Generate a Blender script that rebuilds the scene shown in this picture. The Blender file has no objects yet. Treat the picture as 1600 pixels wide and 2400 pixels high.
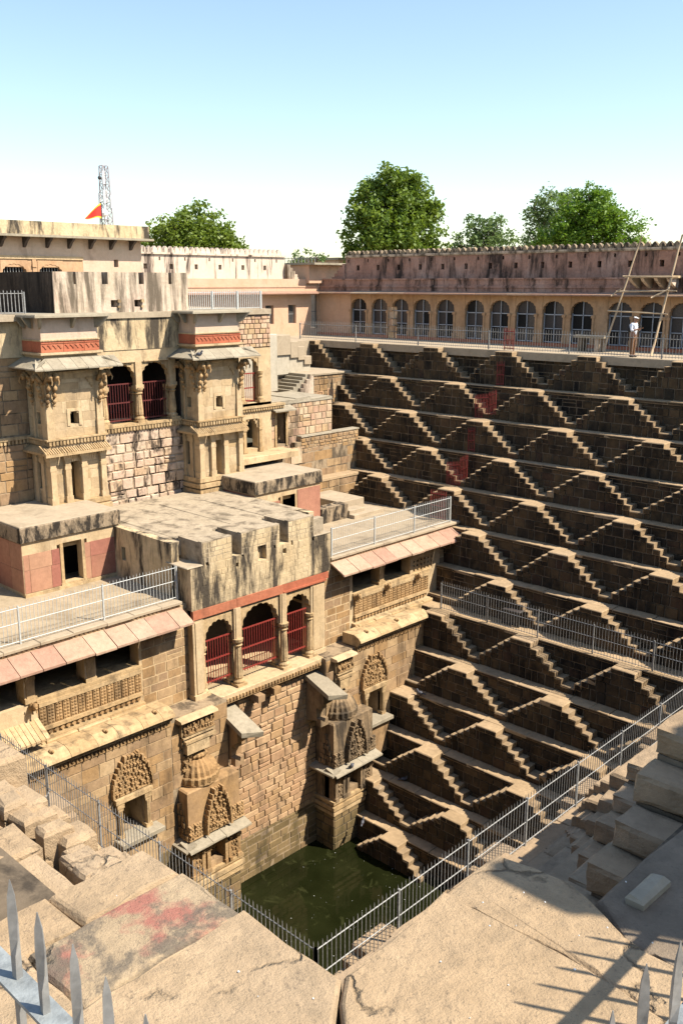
import bpy, math, random
from mathutils import Vector
R = math.radians
rnd = random.Random(7)
SC = bpy.context.scene
COL = SC.collection
# ------------------------------------------------------------------ camera, sky, sun, exposure
CAMP = Vector((34.963, -37.664, 3.162))
cd = bpy.data.cameras.new('camera'); cam = bpy.data.objects.new('camera', cd); COL.objects.link(cam)
cd.sensor_fit = 'VERTICAL'; cd.sensor_height = 36.0; cd.lens = 2207.5 / 2400 * 36
cd.clip_start = 0.05; cd.clip_end = 5000
cam.location = CAMP; cam.rotation_euler = (R(90 - 13.62), 0, R(43.97))
SC.camera = cam
SUN_AZ, SUN_EL = R(27.0), R(50.5)            # azimuth measured from +X towards +Y
W = bpy.data.worlds.new('World'); SC.world = W; W.use_nodes = True
nt = W.node_tree; sky = nt.nodes.new('ShaderNodeTexSky'); sky.sky_type = 'NISHITA'; sky.sun_disc = False
sky.sun_elevation = SUN_EL; sky.sun_rotation = math.pi / 2 - SUN_AZ
sky.altitude = 0; sky.air_density = 1.12; sky.dust_density = 0.5; sky.ozone_density = 1.0
bg = nt.nodes['Background']; nt.links.new(sky.outputs[0], bg.inputs[0]); bg.inputs[1].default_value = 0.125
sl = bpy.data.lights.new('sun', 'SUN'); sl.energy = 5.0; sl.angle = R(0.53); sl.color = (1.0, 0.93, 0.82)
so = bpy.data.objects.new('sun', sl); COL.objects.link(so)
sd = Vector((math.cos(SUN_EL) * math.cos(SUN_AZ), math.cos(SUN_EL) * math.sin(SUN_AZ), math.sin(SUN_EL)))
so.rotation_euler = sd.to_track_quat('Z', 'Y').to_euler(); so.location = (60, 40, 80)
vs = SC.view_settings; vs.view_transform = 'Standard'; vs.look = 'None'; vs.exposure = 0.85; vs.gamma = 1; vs.use_curve_mapping = False
SC.cycles.max_bounces = 6; SC.cycles.diffuse_bounces = 1; SC.cycles.use_denoising = True

# ------------------------------------------------------------------ materials
MATS = {}
def nodes_of(name):
    m = bpy.data.materials.new(name); m.use_nodes = True; MATS[name] = m
    return m, m.node_tree.nodes, m.node_tree.links, m.node_tree.nodes['Principled BSDF']
def nz(n, l, vec, scale, detail=4, rough=.55, dist=0.0):
    t = n.new('ShaderNodeTexNoise'); t.inputs['Scale'].default_value = scale; t.inputs['Detail'].default_value = detail
    t.inputs['Roughness'].default_value = rough; t.inputs['Distortion'].default_value = dist
    l.new(vec, t.inputs['Vector']); return t.outputs['Fac']
def mth(n, l, op, a, b=None, clamp=False):
    t = n.new('ShaderNodeMath'); t.operation = op; t.use_clamp = clamp
    for i, v in enumerate((a, b)):
        if v is None: continue
        if isinstance(v, (int, float)): t.inputs[i].default_value = v
        else: l.new(v, t.inputs[i])
    return t.outputs[0]
def ramp(n, l, fac, stops, interp='LINEAR'):
    t = n.new('ShaderNodeValToRGB'); t.color_ramp.interpolation = interp; e = t.color_ramp.elements
    while len(e) < len(stops): e.new(0.5)
    for q, (p, c) in zip(e, stops): q.position = p; q.color = (*c, 1) if len(c) == 3 else c
    l.new(fac, t.inputs[0]); return t.outputs[0]
def mixc(n, l, fac, a, b, mode='MIX'):
    t = n.new('ShaderNodeMix'); t.data_type = 'RGBA'; t.blend_type = mode
    if isinstance(fac, (int, float)): t.inputs[0].default_value = fac
    else: l.new(fac, t.inputs[0])
    for i, v in ((6, a), (7, b)):
        if isinstance(v, tuple): t.inputs[i].default_value = (*v, 1)
        else: l.new(v, t.inputs[i])
    return t.outputs[2]
def scalev(n, l, vec, s):
    t = n.new('ShaderNodeVectorMath'); t.operation = 'MULTIPLY'; t.inputs[1].default_value = s; l.new(vec, t.inputs[0]); return t.outputs[0]
def stone(name, cols, isl=.6, fine=.3, stain=0., st_t=.55, st_col=(.022, .018, .014), st_s=1.6, st_v=.3, rough=.92, bump=.35, patch=None, grain=60.0, soft=.12, crack=0.):
    m, n, l, b = nodes_of(name)
    g = n.new('ShaderNodeNewGeometry'); oi = n.new('ShaderNodeObjectInfo'); pos = g.outputs['Position']
    r = mth(n, l, 'FRACT', mth(n, l, 'ADD', g.outputs['Random Per Island'], oi.outputs['Random']))
    n1 = nz(n, l, pos, .8, 5)
    f = mth(n, l, 'ADD', mth(n, l, 'MULTIPLY', r, isl), mth(n, l, 'MULTIPLY', mth(n, l, 'SUBTRACT', mth(n, l, 'MULTIPLY', n1, 1.7), .35), 1 - isl), True)
    k = len(cols)
    c = ramp(n, l, f, [(i / max(1, k - 1), q) for i, q in enumerate(cols)])
    n2 = nz(n, l, pos, 7.0, 8, .65)
    v = mth(n, l, 'ADD', mth(n, l, 'MULTIPLY', n2, 2 * fine), 1 - fine)
    n5 = nz(n, l, pos, 2.1, 5, .6)
    v = mth(n, l, 'MULTIPLY', v, mth(n, l, 'ADD', mth(n, l, 'MULTIPLY', n5, fine * 1.3), 1 - fine * .65))
    vv = n.new('ShaderNodeCombineColor')
    for i in range(3): l.new(v, vv.inputs[i])
    c = mixc(n, l, 1.0, c, vv.outputs[0], 'MULTIPLY')
    if patch:
        pc, pt, ps = patch
        pf = ramp(n, l, nz(n, l, pos, ps, 6, .6), [(pt, (0, 0, 0)), (pt + .08, (1, 1, 1))])
        c = mixc(n, l, pf, c, pc)
    if stain > 0:
        sn = nz(n, l, scalev(n, l, pos, (st_s, st_s, st_s * st_v)), 1.0, 7, .68, .3)
        sf = mth(n, l, 'MULTIPLY', ramp(n, l, sn, [(st_t, (0, 0, 0)), (st_t + soft, (1, 1, 1))]), stain)
        c = mixc(n, l, sf, c, st_col)
    ck = None
    if crack:
        vo = n.new('ShaderNodeTexVoronoi'); vo.feature = 'DISTANCE_TO_EDGE'; vo.inputs['Scale'].default_value = crack
        dv = n.new('ShaderNodeVectorMath'); dv.operation = 'ADD'; l.new(pos, dv.inputs[0])
        nv = n.new('ShaderNodeTexNoise'); nv.inputs['Scale'].default_value = 3.0; nv.inputs['Detail'].default_value = 6; l.new(pos, nv.inputs['Vector'])
        l.new(scalev(n, l, nv.outputs['Color'], (.55, .55, .55)), dv.inputs[1]); l.new(dv.outputs[0], vo.inputs['Vector'])
        ck = mth(n, l, 'MULTIPLY', ramp(n, l, vo.outputs['Distance'], [(.0, (1, 1, 1)), (.018, (0, 0, 0))]), ramp(n, l, nz(n, l, pos, 1.3, 3), [(.46, (0, 0, 0)), (.56, (1, 1, 1))]))
        c = mixc(n, l, mth(n, l, 'MULTIPLY', ck, .75), c, (.09, .065, .04))
        pit = ramp(n, l, nz(n, l, pos, 38.0, 3, .6), [(.60, (0, 0, 0)), (.66, (1, 1, 1))])
        c = mixc(n, l, mth(n, l, 'MULTIPLY', pit, .4), c, (.13, .10, .07))
    l.new(c, b.inputs['Base Color']); b.inputs['Roughness'].default_value = rough
    b.inputs['Specular IOR Level'].default_value = .2
    bn = n.new('ShaderNodeBump'); bn.inputs['Strength'].default_value = bump; bn.inputs['Distance'].default_value = .03
    hsum = mth(n, l, 'ADD', mth(n, l, 'MULTIPLY', nz(n, l, pos, grain, 4, .7), .35), nz(n, l, pos, 9.0, 6, .6))
    if ck is not None: hsum = mth(n, l, 'SUBTRACT', hsum, mth(n, l, 'MULTIPLY', ck, .8))
    l.new(hsum, bn.inputs['Height']); l.new(bn.outputs[0], b.inputs['Normal'])
    return m
def flat(name, col, rough=.6, metal=0., var=.15, bump=0.):
    m, n, l, b = nodes_of(name)
    g = n.new('ShaderNodeNewGeometry')
    f = nz(n, l, g.outputs['Position'], 14.0, 5, .6)
    lo = tuple(max(0, x * (1 - var)) for x in col); hi = tuple(x * (1 + var) for x in col)
    l.new(ramp(n, l, f, [(.3, lo), (.7, hi)]), b.inputs['Base Color'])
    b.inputs['Roughness'].default_value = rough; b.inputs['Metallic'].default_value = metal
    if bump:
        bn = n.new('ShaderNodeBump'); bn.inputs['Strength'].default_value = bump; bn.inputs['Distance'].default_value = .02
        l.new(nz(n, l, g.outputs['Position'], 30.0, 4), bn.inputs['Height']); l.new(bn.outputs[0], b.inputs['Normal'])
    return m
stone('sand', [(.235, .135, .06), (.36, .22, .10), (.30, .195, .11), (.42, .28, .145), (.48, .35, .205)], fine=.4, stain=.7, st_t=.5, st_s=1.3, st_col=(.07, .046, .027), soft=.17)
stone('sand_pale', [(.43, .295, .155), (.51, .37, .21), (.57, .435, .27)], isl=.35, fine=.3, stain=.6, st_t=.515, st_s=1.9, st_col=(.15, .10, .055), soft=.2, bump=.5)
stone('sand_trim', [(.36, .235, .11), (.45, .31, .16), (.52, .38, .215)], isl=.5, fine=.42, stain=.65, st_t=.505, st_s=2.2, st_col=(.07, .048, .03), bump=.8, soft=.16)
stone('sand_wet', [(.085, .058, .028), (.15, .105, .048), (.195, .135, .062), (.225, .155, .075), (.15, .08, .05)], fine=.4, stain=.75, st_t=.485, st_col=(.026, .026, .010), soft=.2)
stone('sand_block', [(.38, .255, .125), (.47, .335, .185), (.43, .31, .18), (.53, .40, .24), (.50, .355, .19)], isl=.75, fine=.3, stain=.6, st_t=.51, st_s=1.7, st_col=(.14, .095, .055), soft=.2, bump=.5)
stone('recess', [(.30, .175, .085), (.40, .25, .125), (.36, .215, .12), (.46, .30, .165), (.33, .19, .11)], fine=.38, stain=.6, st_t=.52, st_s=1.2, st_col=(.07, .05, .035), soft=.15)
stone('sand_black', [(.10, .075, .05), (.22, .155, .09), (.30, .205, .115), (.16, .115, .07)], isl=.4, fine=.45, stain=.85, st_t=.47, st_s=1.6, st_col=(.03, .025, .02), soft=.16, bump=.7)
stone('carved', [(.28, .16, .07), (.37, .23, .105), (.43, .285, .15)], isl=.5, fine=.45, stain=.6, st_t=.5, bump=1., grain=40., soft=.16)
stone('mortar', [(.28, .2, .12), (.36, .27, .17)], fine=.45, stain=.7, st_t=.47)
stone('mortar_dark', [(.05, .04, .03), (.1, .08, .055)], fine=.5)
stone('mortar_patch', [(.36, .26, .17), (.44, .33, .22)], isl=0., fine=.4, stain=1., st_t=.5, st_s=1.3, st_v=.8, st_col=(.02, .016, .013), soft=.07)
stone('rubble', [(.34, .215, .105), (.47, .32, .175), (.46, .285, .185), (.55, .41, .26), (.40, .265, .14)], fine=.38, stain=.75, st_t=.52, st_s=1.2, st_col=(.05, .038, .028), soft=.14)
stone('washed', [(.40, .25, .14), (.50, .35, .22), (.52, .37, .265), (.57, .44, .31), (.44, .27, .15)], isl=.5, fine=.34, stain=.9, st_t=.5, st_s=1.8, st_v=.6, st_col=(.04, .03, .022), soft=.1, bump=.7)
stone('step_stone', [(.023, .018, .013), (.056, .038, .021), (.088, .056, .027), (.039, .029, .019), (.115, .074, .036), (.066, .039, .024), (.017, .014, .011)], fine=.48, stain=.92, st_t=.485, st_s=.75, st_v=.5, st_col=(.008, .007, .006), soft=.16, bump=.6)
stone('step_core', [(.12, .09, .058), (.21, .155, .10)], fine=.5, stain=.75, st_t=.5)
stone('tread', [(.29, .20, .11), (.38, .265, .15), (.34, .245, .15)], isl=.5, fine=.4, stain=.4, st_t=.55, st_v=1.0, st_s=1.2, st_col=(.10, .07, .045), bump=.4, soft=.2)
stone('step_tread', [(.22, .155, .088), (.30, .21, .12), (.26, .19, .118)], isl=.5, fine=.42, stain=.5, st_t=.53, st_v=1.0, st_s=1.2, st_col=(.085, .06, .04), bump=.5, soft=.2)
stone('tread_near', [(.26, .18, .105), (.34, .24, .145), (.30, .225, .15)], isl=.5, fine=.4, stain=.4, st_t=.53, st_v=1.0, st_col=(.11, .08, .05), bump=.7, grain=45., soft=.2)
stone('plaster_cream', [(.47, .34, .185), (.55, .415, .24), (.58, .45, .28)], isl=.12, fine=.3, stain=.96, st_t=.475, st_s=1.5, st_v=.2, st_col=(.05, .04, .03), soft=.12, bump=.7)
stone('plaster_grey', [(.48, .37, .25), (.56, .44, .32), (.52, .36, .26)], isl=.1, fine=.34, stain=.95, st_t=.455, st_s=1.8, st_v=.12, st_col=(.12, .092, .062), soft=.13, bump=.6)
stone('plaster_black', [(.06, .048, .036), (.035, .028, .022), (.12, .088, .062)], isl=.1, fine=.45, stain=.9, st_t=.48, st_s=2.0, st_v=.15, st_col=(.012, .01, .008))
stone('plaster_rose', [(.50, .34, .23), (.56, .405, .285), (.54, .42, .31)], isl=.1, fine=.2, stain=.6, st_t=.54, st_v=.25, st_col=(.2, .12, .075), soft=.2)
stone('plaster_pink', [(.52, .31, .19), (.58, .365, .235), (.56, .385, .27)], isl=.1, fine=.16, stain=.5, st_t=.55, st_v=.3, st_col=(.27, .14, .075), soft=.2)
stone('plaster_white', [(.58, .44, .32), (.64, .51, .385), (.60, .43, .315)], isl=.1, fine=.18, stain=.95, st_t=.515, st_s=2.0, st_v=.12, st_col=(.07, .05, .04), soft=.12)
stone('plaster_dark_pink', [(.30, .16, .11), (.39, .22, .155), (.46, .31, .24)], isl=.1, fine=.36, stain=.95, st_t=.475, st_s=1.7, st_v=.22, st_col=(.04, .028, .022), soft=.15, bump=.6)
stone('ochre', [(.41, .235, .12), (.47, .285, .155), (.52, .345, .21)], isl=.1, fine=.3, stain=.6, st_t=.51, st_v=.3, st_col=(.2, .105, .05), soft=.2)
stone('red_stone', [(.37, .10, .052), (.43, .135, .07), (.43, .17, .09)], isl=.4, fine=.32, stain=.5, st_t=.52, st_col=(.12, .05, .03), bump=.6, soft=.2)
stone('pink_stone', [(.26, .095, .07), (.34, .14, .095), (.42, .235, .14), (.29, .11, .075)], isl=.85, fine=.28, stain=.35, st_t=.53, st_col=(.12, .05, .035), soft=.2)
stone('eave_pink', [(.40, .25, .165), (.45, .30, .20), (.36, .205, .14), (.46, .345, .235)], isl=.9, fine=.32, stain=.45, st_t=.52, st_v=1.0, st_s=2.2, st_col=(.19, .13, .085), soft=.2, bump=.7)
stone('lime_roof', [(.33, .26, .17), (.39, .31, .21), (.29, .225, .15)], isl=.1, fine=.45, stain=.85, st_t=.5, st_s=1.6, st_v=1.0, st_col=(.11, .085, .055), soft=.15, bump=.7)
stone('lime_flat', [(.36, .28, .185), (.42, .335, .23)], isl=.1, fine=.26, stain=.55, st_t=.52, st_s=1.0, st_v=1., st_col=(.17, .13, .08), soft=.2)
stone('lime_black', [(.24, .18, .12), (.33, .245, .155), (.18, .14, .09)], isl=.1, fine=.5, stain=.96, st_t=.44, st_s=3.0, st_v=.4, st_col=(.028, .023, .018), soft=.12, bump=1.)
stone('slab_grey', [(.26, .215, .15), (.33, .28, .2), (.29, .24, .165)], isl=.6, fine=.36, stain=.5, st_t=.53, st_v=1., st_col=(.11, .09, .06), soft=.18)
stone('slab_pale', [(.40, .345, .25), (.46, .40, .30), (.38, .33, .24)], isl=.5, fine=.24, stain=.4, st_t=.55, st_v=.5, st_col=(.2, .16, .11), soft=.2)
stone('terrace', [(.33, .245, .15), (.38, .295, .19), (.31, .23, .14)], isl=.2, fine=.3, stain=.65, st_t=.5, st_s=.9, st_v=1., st_col=(.15, .11, .068), soft=.22)
stone('near_slab', [(.35, .24, .135), (.40, .285, .17), (.37, .275, .18)], isl=.3, fine=.36, stain=.45, st_t=.53, st_s=2.4, st_v=1., st_col=(.17, .13, .085), soft=.16, bump=.9, grain=85., crack=.9)
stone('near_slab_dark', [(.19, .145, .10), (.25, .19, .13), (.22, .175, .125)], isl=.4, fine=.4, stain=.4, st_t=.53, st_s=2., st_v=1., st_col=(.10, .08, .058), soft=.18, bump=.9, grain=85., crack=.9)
stone('near_slab_red', [(.36, .265, .16), (.42, .31, .19)], isl=.1, fine=.34, stain=.85, st_t=.485, st_s=2.1, st_v=1., st_col=(.14, .115, .085), soft=.07, bump=.9, grain=85., crack=.9, patch=((.33, .14, .10), .52, 2.2))
stone('ground_earth', [(.30, .23, .15), (.38, .30, .2)], isl=0., fine=.3)
stone('bark', [(.10, .07, .045), (.16, .12, .08)], fine=.4)
stone('bamboo', [(.42, .30, .18), (.52, .39, .25)], isl=.8, fine=.25)
flat('metal_white', (.46, .46, .42), .5, .0, .18); flat('metal_grey', (.24, .235, .22), .5, .2, .35); flat('metal_blue', (.22, .235, .23), .6, 0., .35, .4)
flat('metal_rail', (.27, .265, .25), .5, .1, .3); flat('red_paint', (.24, .034, .024), .5, 0., .3); flat('red_dark', (.11, .022, .018), .5, 0., .3)
flat('room_shade', (.012, .010, .008), .95, 0., .3); flat('frame_blue', (.36, .37, .39), .5, 0., .15); flat('mesh_shade_dark', (.045, .035, .03), .6, 0., .35)  # near-black room colours carry the shade of unlit interiors
flat('mesh_brown', (.075, .058, .045), .5, 0., .4); flat('skin', (.34, .17, .10), .6); flat('shirt', (.72, .74, .78), .8, 0., .06, .3); flat('trousers', (.20, .10, .045), .85, 0., .12, .3)
flat('black_cloth', (.02, .02, .022), .8); flat('cap_white', (.75, .75, .73), .7); flat('shoe', (.04, .03, .025), .6)
flat('pigeon', (.07, .072, .085), .6, 0., .4); flat('flag_red', (.62, .035, .02), .8, 0., .1); flat('flag_yellow', (.75, .5, .04), .8, 0., .1)
flat('rust_tower', (.36, .33, .33), .6, .2, .2); flat('white_box', (.7, .7, .68), .5); flat('iron_black', (.03, .028, .026), .6)
def water_mat():
    m, n, l, b = nodes_of('water'); g = n.new('ShaderNodeNewGeometry')
    f = nz(n, l, g.outputs['Position'], .5, 4)
    sc = ramp(n, l, nz(n, l, g.outputs['Position'], 1.1, 8, .7, .6), [(.56, (0, 0, 0)), (.64, (1, 1, 1))])
    l.new(mixc(n, l, mth(n, l, 'MULTIPLY', sc, .6), ramp(n, l, f, [(.3, (.006, .0075, .002)), (.7, (.014, .016, .005))]), (.035, .038, .013)), b.inputs['Base Color'])
    l.new(mth(n, l, 'ADD', mth(n, l, 'MULTIPLY', sc, .35), .04), b.inputs['Roughness'])
    b.inputs['Roughness'].default_value = .1; b.inputs['Specular IOR Level'].default_value = .3; b.inputs['IOR'].default_value = 1.33
    bn = n.new('ShaderNodeBump'); bn.inputs['Strength'].default_value = .08; bn.inputs['Distance'].default_value = .02
    l.new(nz(n, l, g.outputs['Position'], 5.0, 3), bn.inputs['Height']); l.new(bn.outputs[0], b.inputs['Normal'])
water_mat()
def leaf_mat(name, a, b_):
    m, n, l, b = nodes_of(name); g = n.new('ShaderNodeNewGeometry')
    f_ = mth(n, l, 'ADD', mth(n, l, 'MULTIPLY', g.outputs['Random Per Island'], .45), mth(n, l, 'SUBTRACT', mth(n, l, 'MULTIPLY', nz(n, l, g.outputs['Position'], .9, 3), 1.5), .45), True)
    c = ramp(n, l, f_, [(0, a), (1, b_)])
    l.new(c, b.inputs['Base Color']); b.inputs['Roughness'].default_value = .55
    tr = n.new('ShaderNodeBsdfTranslucent'); l.new(c, tr.inputs[0]); mx = n.new('ShaderNodeMixShader'); mx.inputs[0].default_value = .4
    l.new(b.outputs[0], mx.inputs[1]); l.new(tr.outputs[0], mx.inputs[2]); l.new(mx.outputs[0], n['Material Output'].inputs[0])
leaf_mat('leaf_neem', (.095, .15, .012), (.23, .30, .03)); leaf_mat('leaf_dark', (.075, .14, .012), (.21, .285, .026))
leaf_mat('leaf_acacia', (.075, .17, .012), (.20, .31, .022)); leaf_mat('leaf_pale', (.10, .17, .045), (.19, .26, .07))

# ------------------------------------------------------------------ mesh helpers
LOC = {}
class MB:
    def __init__(s): s.v = []; s.f = []
    def hexa(s, p):                       # p: 8 points, bottom 4 then top 4
        k = len(s.v); s.v += [tuple(q) for q in p]
        for q in ((0, 3, 2, 1), (4, 5, 6, 7), (0, 1, 5, 4), (1, 2, 6, 5), (2, 3, 7, 6), (3, 0, 4, 7)): s.f.append(tuple(k + i for i in q))
        return s
    def box(s, x0, x1, y0, y1, z0, z1, j=0.):
        P = [(x0, y0, z0), (x1, y0, z0), (x1, y1, z0), (x0, y1, z0), (x0, y0, z1), (x1, y0, z1), (x1, y1, z1), (x0, y1, z1)]
        if j: P = [tuple(c + rnd.uniform(-j, j) for c in q) for q in P]
        return s.hexa(P)
    def cbox(s, x0, x1, y0, y1, z0, z1, b=.02, j=0.):   # box whose top edges are chamfered
        k = len(s.v); J = lambda: rnd.uniform(-j, j) if j else 0
        for (i, z) in ((0, z0), (0, z1 - b), (b, z1)):
            for (x, y) in ((x0 + i, y0 + i), (x1 - i, y0 + i), (x1 - i, y1 - i), (x0 + i, y1 - i)): s.v.append((x + J(), y + J(), z + J()))
        for a in (0, 4):
            for q in range(4): s.f.append((k + a + q, k + a + (q + 1) % 4, k + a + 4 + (q + 1) % 4, k + a + 4 + q))
        s.f.append((k + 8, k + 9, k + 10, k + 11)); s.f.append((k + 3, k + 2, k + 1, k)); return s
    def poly(s, pts): k = len(s.v); s.v += [tuple(p) for p in pts]; s.f.append(tuple(range(k, k + len(pts)))); return s
    def prism(s, pts, d):                 # polygon pts (3-D) extruded by vector d
        k = len(s.v); n = len(pts); s.v += [tuple(p) for p in pts] + [tuple(a + b for a, b in zip(p, d)) for p in pts]
        s.f.append(tuple(range(k, k + n))); s.f.append(tuple(range(k + 2 * n - 1, k + n - 1, -1)))
        for i in range(n): q = (i + 1) % n; s.f.append((k + i, k + q, k + n + q, k + n + i))
        return s
    def lathe(s, c, prof, n=12, flute=0.):
        k = len(s.v); m = len(prof)
        for (r, z) in prof:
            for i in range(n):
                a = 2 * math.pi * i / n; rr = r * (1 - flute * (i % 2)); s.v.append((c[0] + rr * math.cos(a), c[1] + rr * math.sin(a), c[2] + z))
        for j in range(m - 1):
            for i in range(n): q = (i + 1) % n; s.f.append((k + j * n + i, k + j * n + q, k + (j + 1) * n + q, k + (j + 1) * n + i))
        s.f.append(tuple(k + (m - 1) * n + i for i in range(n))); s.f.append(tuple(k + n - 1 - i for i in range(n))); return s
    def tube(s, pts, rad, n=6):
        k = len(s.v); pts = [Vector(p) for p in pts]; m = len(pts)
        rs = rad if isinstance(rad, (list, tuple)) else [rad] * m
        for i, p in enumerate(pts):
            t = (pts[min(i + 1, m - 1)] - pts[max(i - 1, 0)]).normalized()
            a = t.cross(Vector((0, 0, 1)) if abs(t.z) < .9 else Vector((1, 0, 0))).normalized(); b = t.cross(a)
            for q in range(n): w = 2 * math.pi * q / n; s.v.append(tuple(p + (a * math.cos(w) + b * math.sin(w)) * rs[i]))
        for i in range(m - 1):
            for q in range(n): u = (q + 1) % n; s.f.append((k + i * n + q, k + i * n + u, k + (i + 1) * n + u, k + (i + 1) * n + q))
        s.f.append(tuple(k + q for q in range(n))); s.f.append(tuple(k + (m - 1) * n + q for q in range(n - 1, -1, -1))); return s
    def ball(s, c, r, n=10, m=6):
        rx, ry, rz = r if isinstance(r, tuple) else (r, r, r); k = len(s.v)
        for j in range(1, m):
            t = math.pi * j / m
            for i in range(n): a = 2 * math.pi * i / n; s.v.append((c[0] + rx * math.sin(t) * math.cos(a), c[1] + ry * math.sin(t) * math.sin(a), c[2] + rz * math.cos(t)))
        s.v.append((c[0], c[1], c[2] + rz)); s.v.append((c[0], c[1], c[2] - rz)); T = k + (m - 1) * n
        for j in range(m - 2):
            for i in range(n): q = (i + 1) % n; s.f.append((k + j * n + i, k + (j + 1) * n + i, k + (j + 1) * n + q, k + j * n + q))
        for i in range(n): q = (i + 1) % n; s.f.append((T, k + i, k + q)); s.f.append((T + 1, k + (m - 2) * n + q, k + (m - 2) * n + i))
        return s
def props(o, label=None, cat=None, group=None, kind=None):
    for k, v in (('label', label), ('category', cat), ('group', group), ('kind', kind)):
        if v: o[k] = v
    return o
def thing(name, label, cat, loc=(0, 0, 0), group=None):
    o = bpy.data.objects.new(name, None); COL.objects.link(o); o.location = loc; LOC[o] = Vector(loc); o.empty_display_size = .3
    return props(o, label, cat, group)
def add(name, mb, mat, par=None, label=None, cat=None, group=None, kind=None, smooth=False, loc=None):
    base = LOC[par] if par is not None else Vector(loc or (0, 0, 0))
    me = bpy.data.meshes.new(name); bx, by, bz = base
    me.from_pydata([(a - bx, b - by, c - bz) for a, b, c in mb.v], [], mb.f); me.materials.append(MATS[mat])
    if smooth: me.polygons.foreach_set('use_smooth', [True] * len(me.polygons))
    o = bpy.data.objects.new(name, me); COL.objects.link(o)
    if par is not None: o.parent = par
    else: o.location = base
    LOC[o] = Vector(base)
    return props(o, label, cat, group, kind)
def inst(o, loc, par, rz=0., scale=None):  # another part that shares o's mesh; loc = offset of its own
    c = bpy.data.objects.new(o.name.split('.')[0], o.data); COL.objects.link(c); c.parent = par; c.location = loc; c.rotation_euler.z = rz
    if scale: c.scale = scale
    return c
def copy_tree(o, loc, label=None, par=None):
    c = o.copy(); COL.objects.link(c); LOC[c] = Vector(loc) if loc else LOC.get(par, Vector())
    if par is None: c.location = loc
    else: c.parent = par
    if label: c['label'] = label
    for ch in list(o.children): copy_tree(ch, None, None, c)
    return c
def rough(m, P, k=5, amp=.018, seed=None):   # a worn block: 8 corners P (bottom 4, top 4), every face cut k x k and knocked about
    from mathutils import noise
    c = sum((Vector(p) for p in P), Vector()) / 8; idx = {}
    def vert(p):
        key = tuple(round(t, 4) for t in p)
        if key not in idx:
            p = Vector(p); d = p - c; e = noise.noise_vector(p * 3.1) * amp + noise.noise_vector(p * 9.0) * amp * .45
            ed = sum(1 for a in range(3) if abs(d[a]) > .985 * max(abs(q[a] - c[a]) for q in P))
            if ed >= 2: e -= d.normalized() * amp * (1.0 + 1.6 * abs(noise.noise(p * 5.0)))
            idx[key] = len(m.v); m.v.append(tuple(p + e))
        return idx[key]
    for f in ((4, 5, 6, 7), (0, 1, 5, 4), (1, 2, 6, 5), (2, 3, 7, 6), (3, 0, 4, 7)):
        A, B, C, D = (Vector(P[i]) for i in f)
        g = [[vert((A.lerp(B, i / k)).lerp(D.lerp(C, i / k), j / k)) for j in range(k + 1)] for i in range(k + 1)]
        for i in range(k):
            for j in range(k): m.f.append((g[i][j], g[i + 1][j], g[i + 1][j + 1], g[i][j + 1]))
    return m
# ------------------------------------------------------------------ masonry
class Stones:
    def __init__(s): s.it = []
    def rect(s, O, U, N, u0, u1, v0, v1, g=.012, p=(.015, .04), b=.018, V=(0, 0, 1)):
        if u1 - u0 < .05 or v1 - v0 < .04: return
        O = Vector(O); U = Vector(U); N = Vector(N); V = Vector(V)
        j = lambda: rnd.uniform(-.35, .35) * b
        a0, a1, b0, b1 = u0 + g, u1 - g, v0 + g, v1 - g
        d = rnd.uniform(*p)
        back = [O + U * (x + j()) + V * (y + j()) - N * .02 for x, y in ((a0, b0), (a1, b0), (a1, b1), (a0, b1))]
        fr = [O + U * (x + j()) + V * (y + j()) + N * (d + j() * .5) for x, y in ((a0 + b, b0 + b), (a1 - b, b0 + b), (a1 - b, b1 - b), (a0 + b, b1 - b))]
        c = sum(fr, Vector()) / 4
        s.it.append(((a1 - a0) * (b1 - b0) / (c - CAMP).length_squared, [tuple(q) for q in back + fr]))
    def put(s, mb):                        # one ready-made convex piece
        v = mb.v; xs = [q[0] for q in v]; ys = [q[1] for q in v]; zs = [q[2] for q in v]
        c = Vector((sum(xs), sum(ys), sum(zs))) / len(v)
        s.it.append(((max(xs) - min(xs) + .01) * (max(zs) - min(zs) + max(ys) - min(ys)) / (c - CAMP).length_squared, (v, mb.f)))
    def finish(s, par, mat, name='stone', rest='masonry', top=300):
        s.it.sort(key=lambda q: -q[0]); F = [(4, 5, 6, 7), (0, 1, 5, 4), (1, 2, 6, 5), (2, 3, 7, 6), (3, 0, 4, 7)]
        for _, q in s.it[:top]:
            m = MB()
            if isinstance(q, tuple): m.v, m.f = q
            else: m.v, m.f = q, F
            add(name, m, mat, par)
        m = MB()
        for _, q in s.it[top:]:
            k = len(m.v); v, f = q if isinstance(q, tuple) else (q, F)
            m.v += v; m.f += [tuple(k + i for i in t) for t in f]
        if m.v: add(rest, m, mat, par, kind='stuff')
def sub(r, h):                             # rectangle r minus rectangle h
    u0, u1, v0, v1 = r; a0, a1, b0, b1 = h
    if a0 >= u1 or a1 <= u0 or b0 >= v1 or b1 <= v0: return [r]
    o = []
    if a0 > u0: o.append((u0, a0, v0, v1))
    if a1 < u1: o.append((a1, u1, v0, v1))
    m0, m1 = max(u0, a0), min(u1, a1)
    if b0 > v0: o.append((m0, m1, v0, b0))
    if b1 < v1: o.append((m0, m1, b1, v1))
    return o
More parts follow.
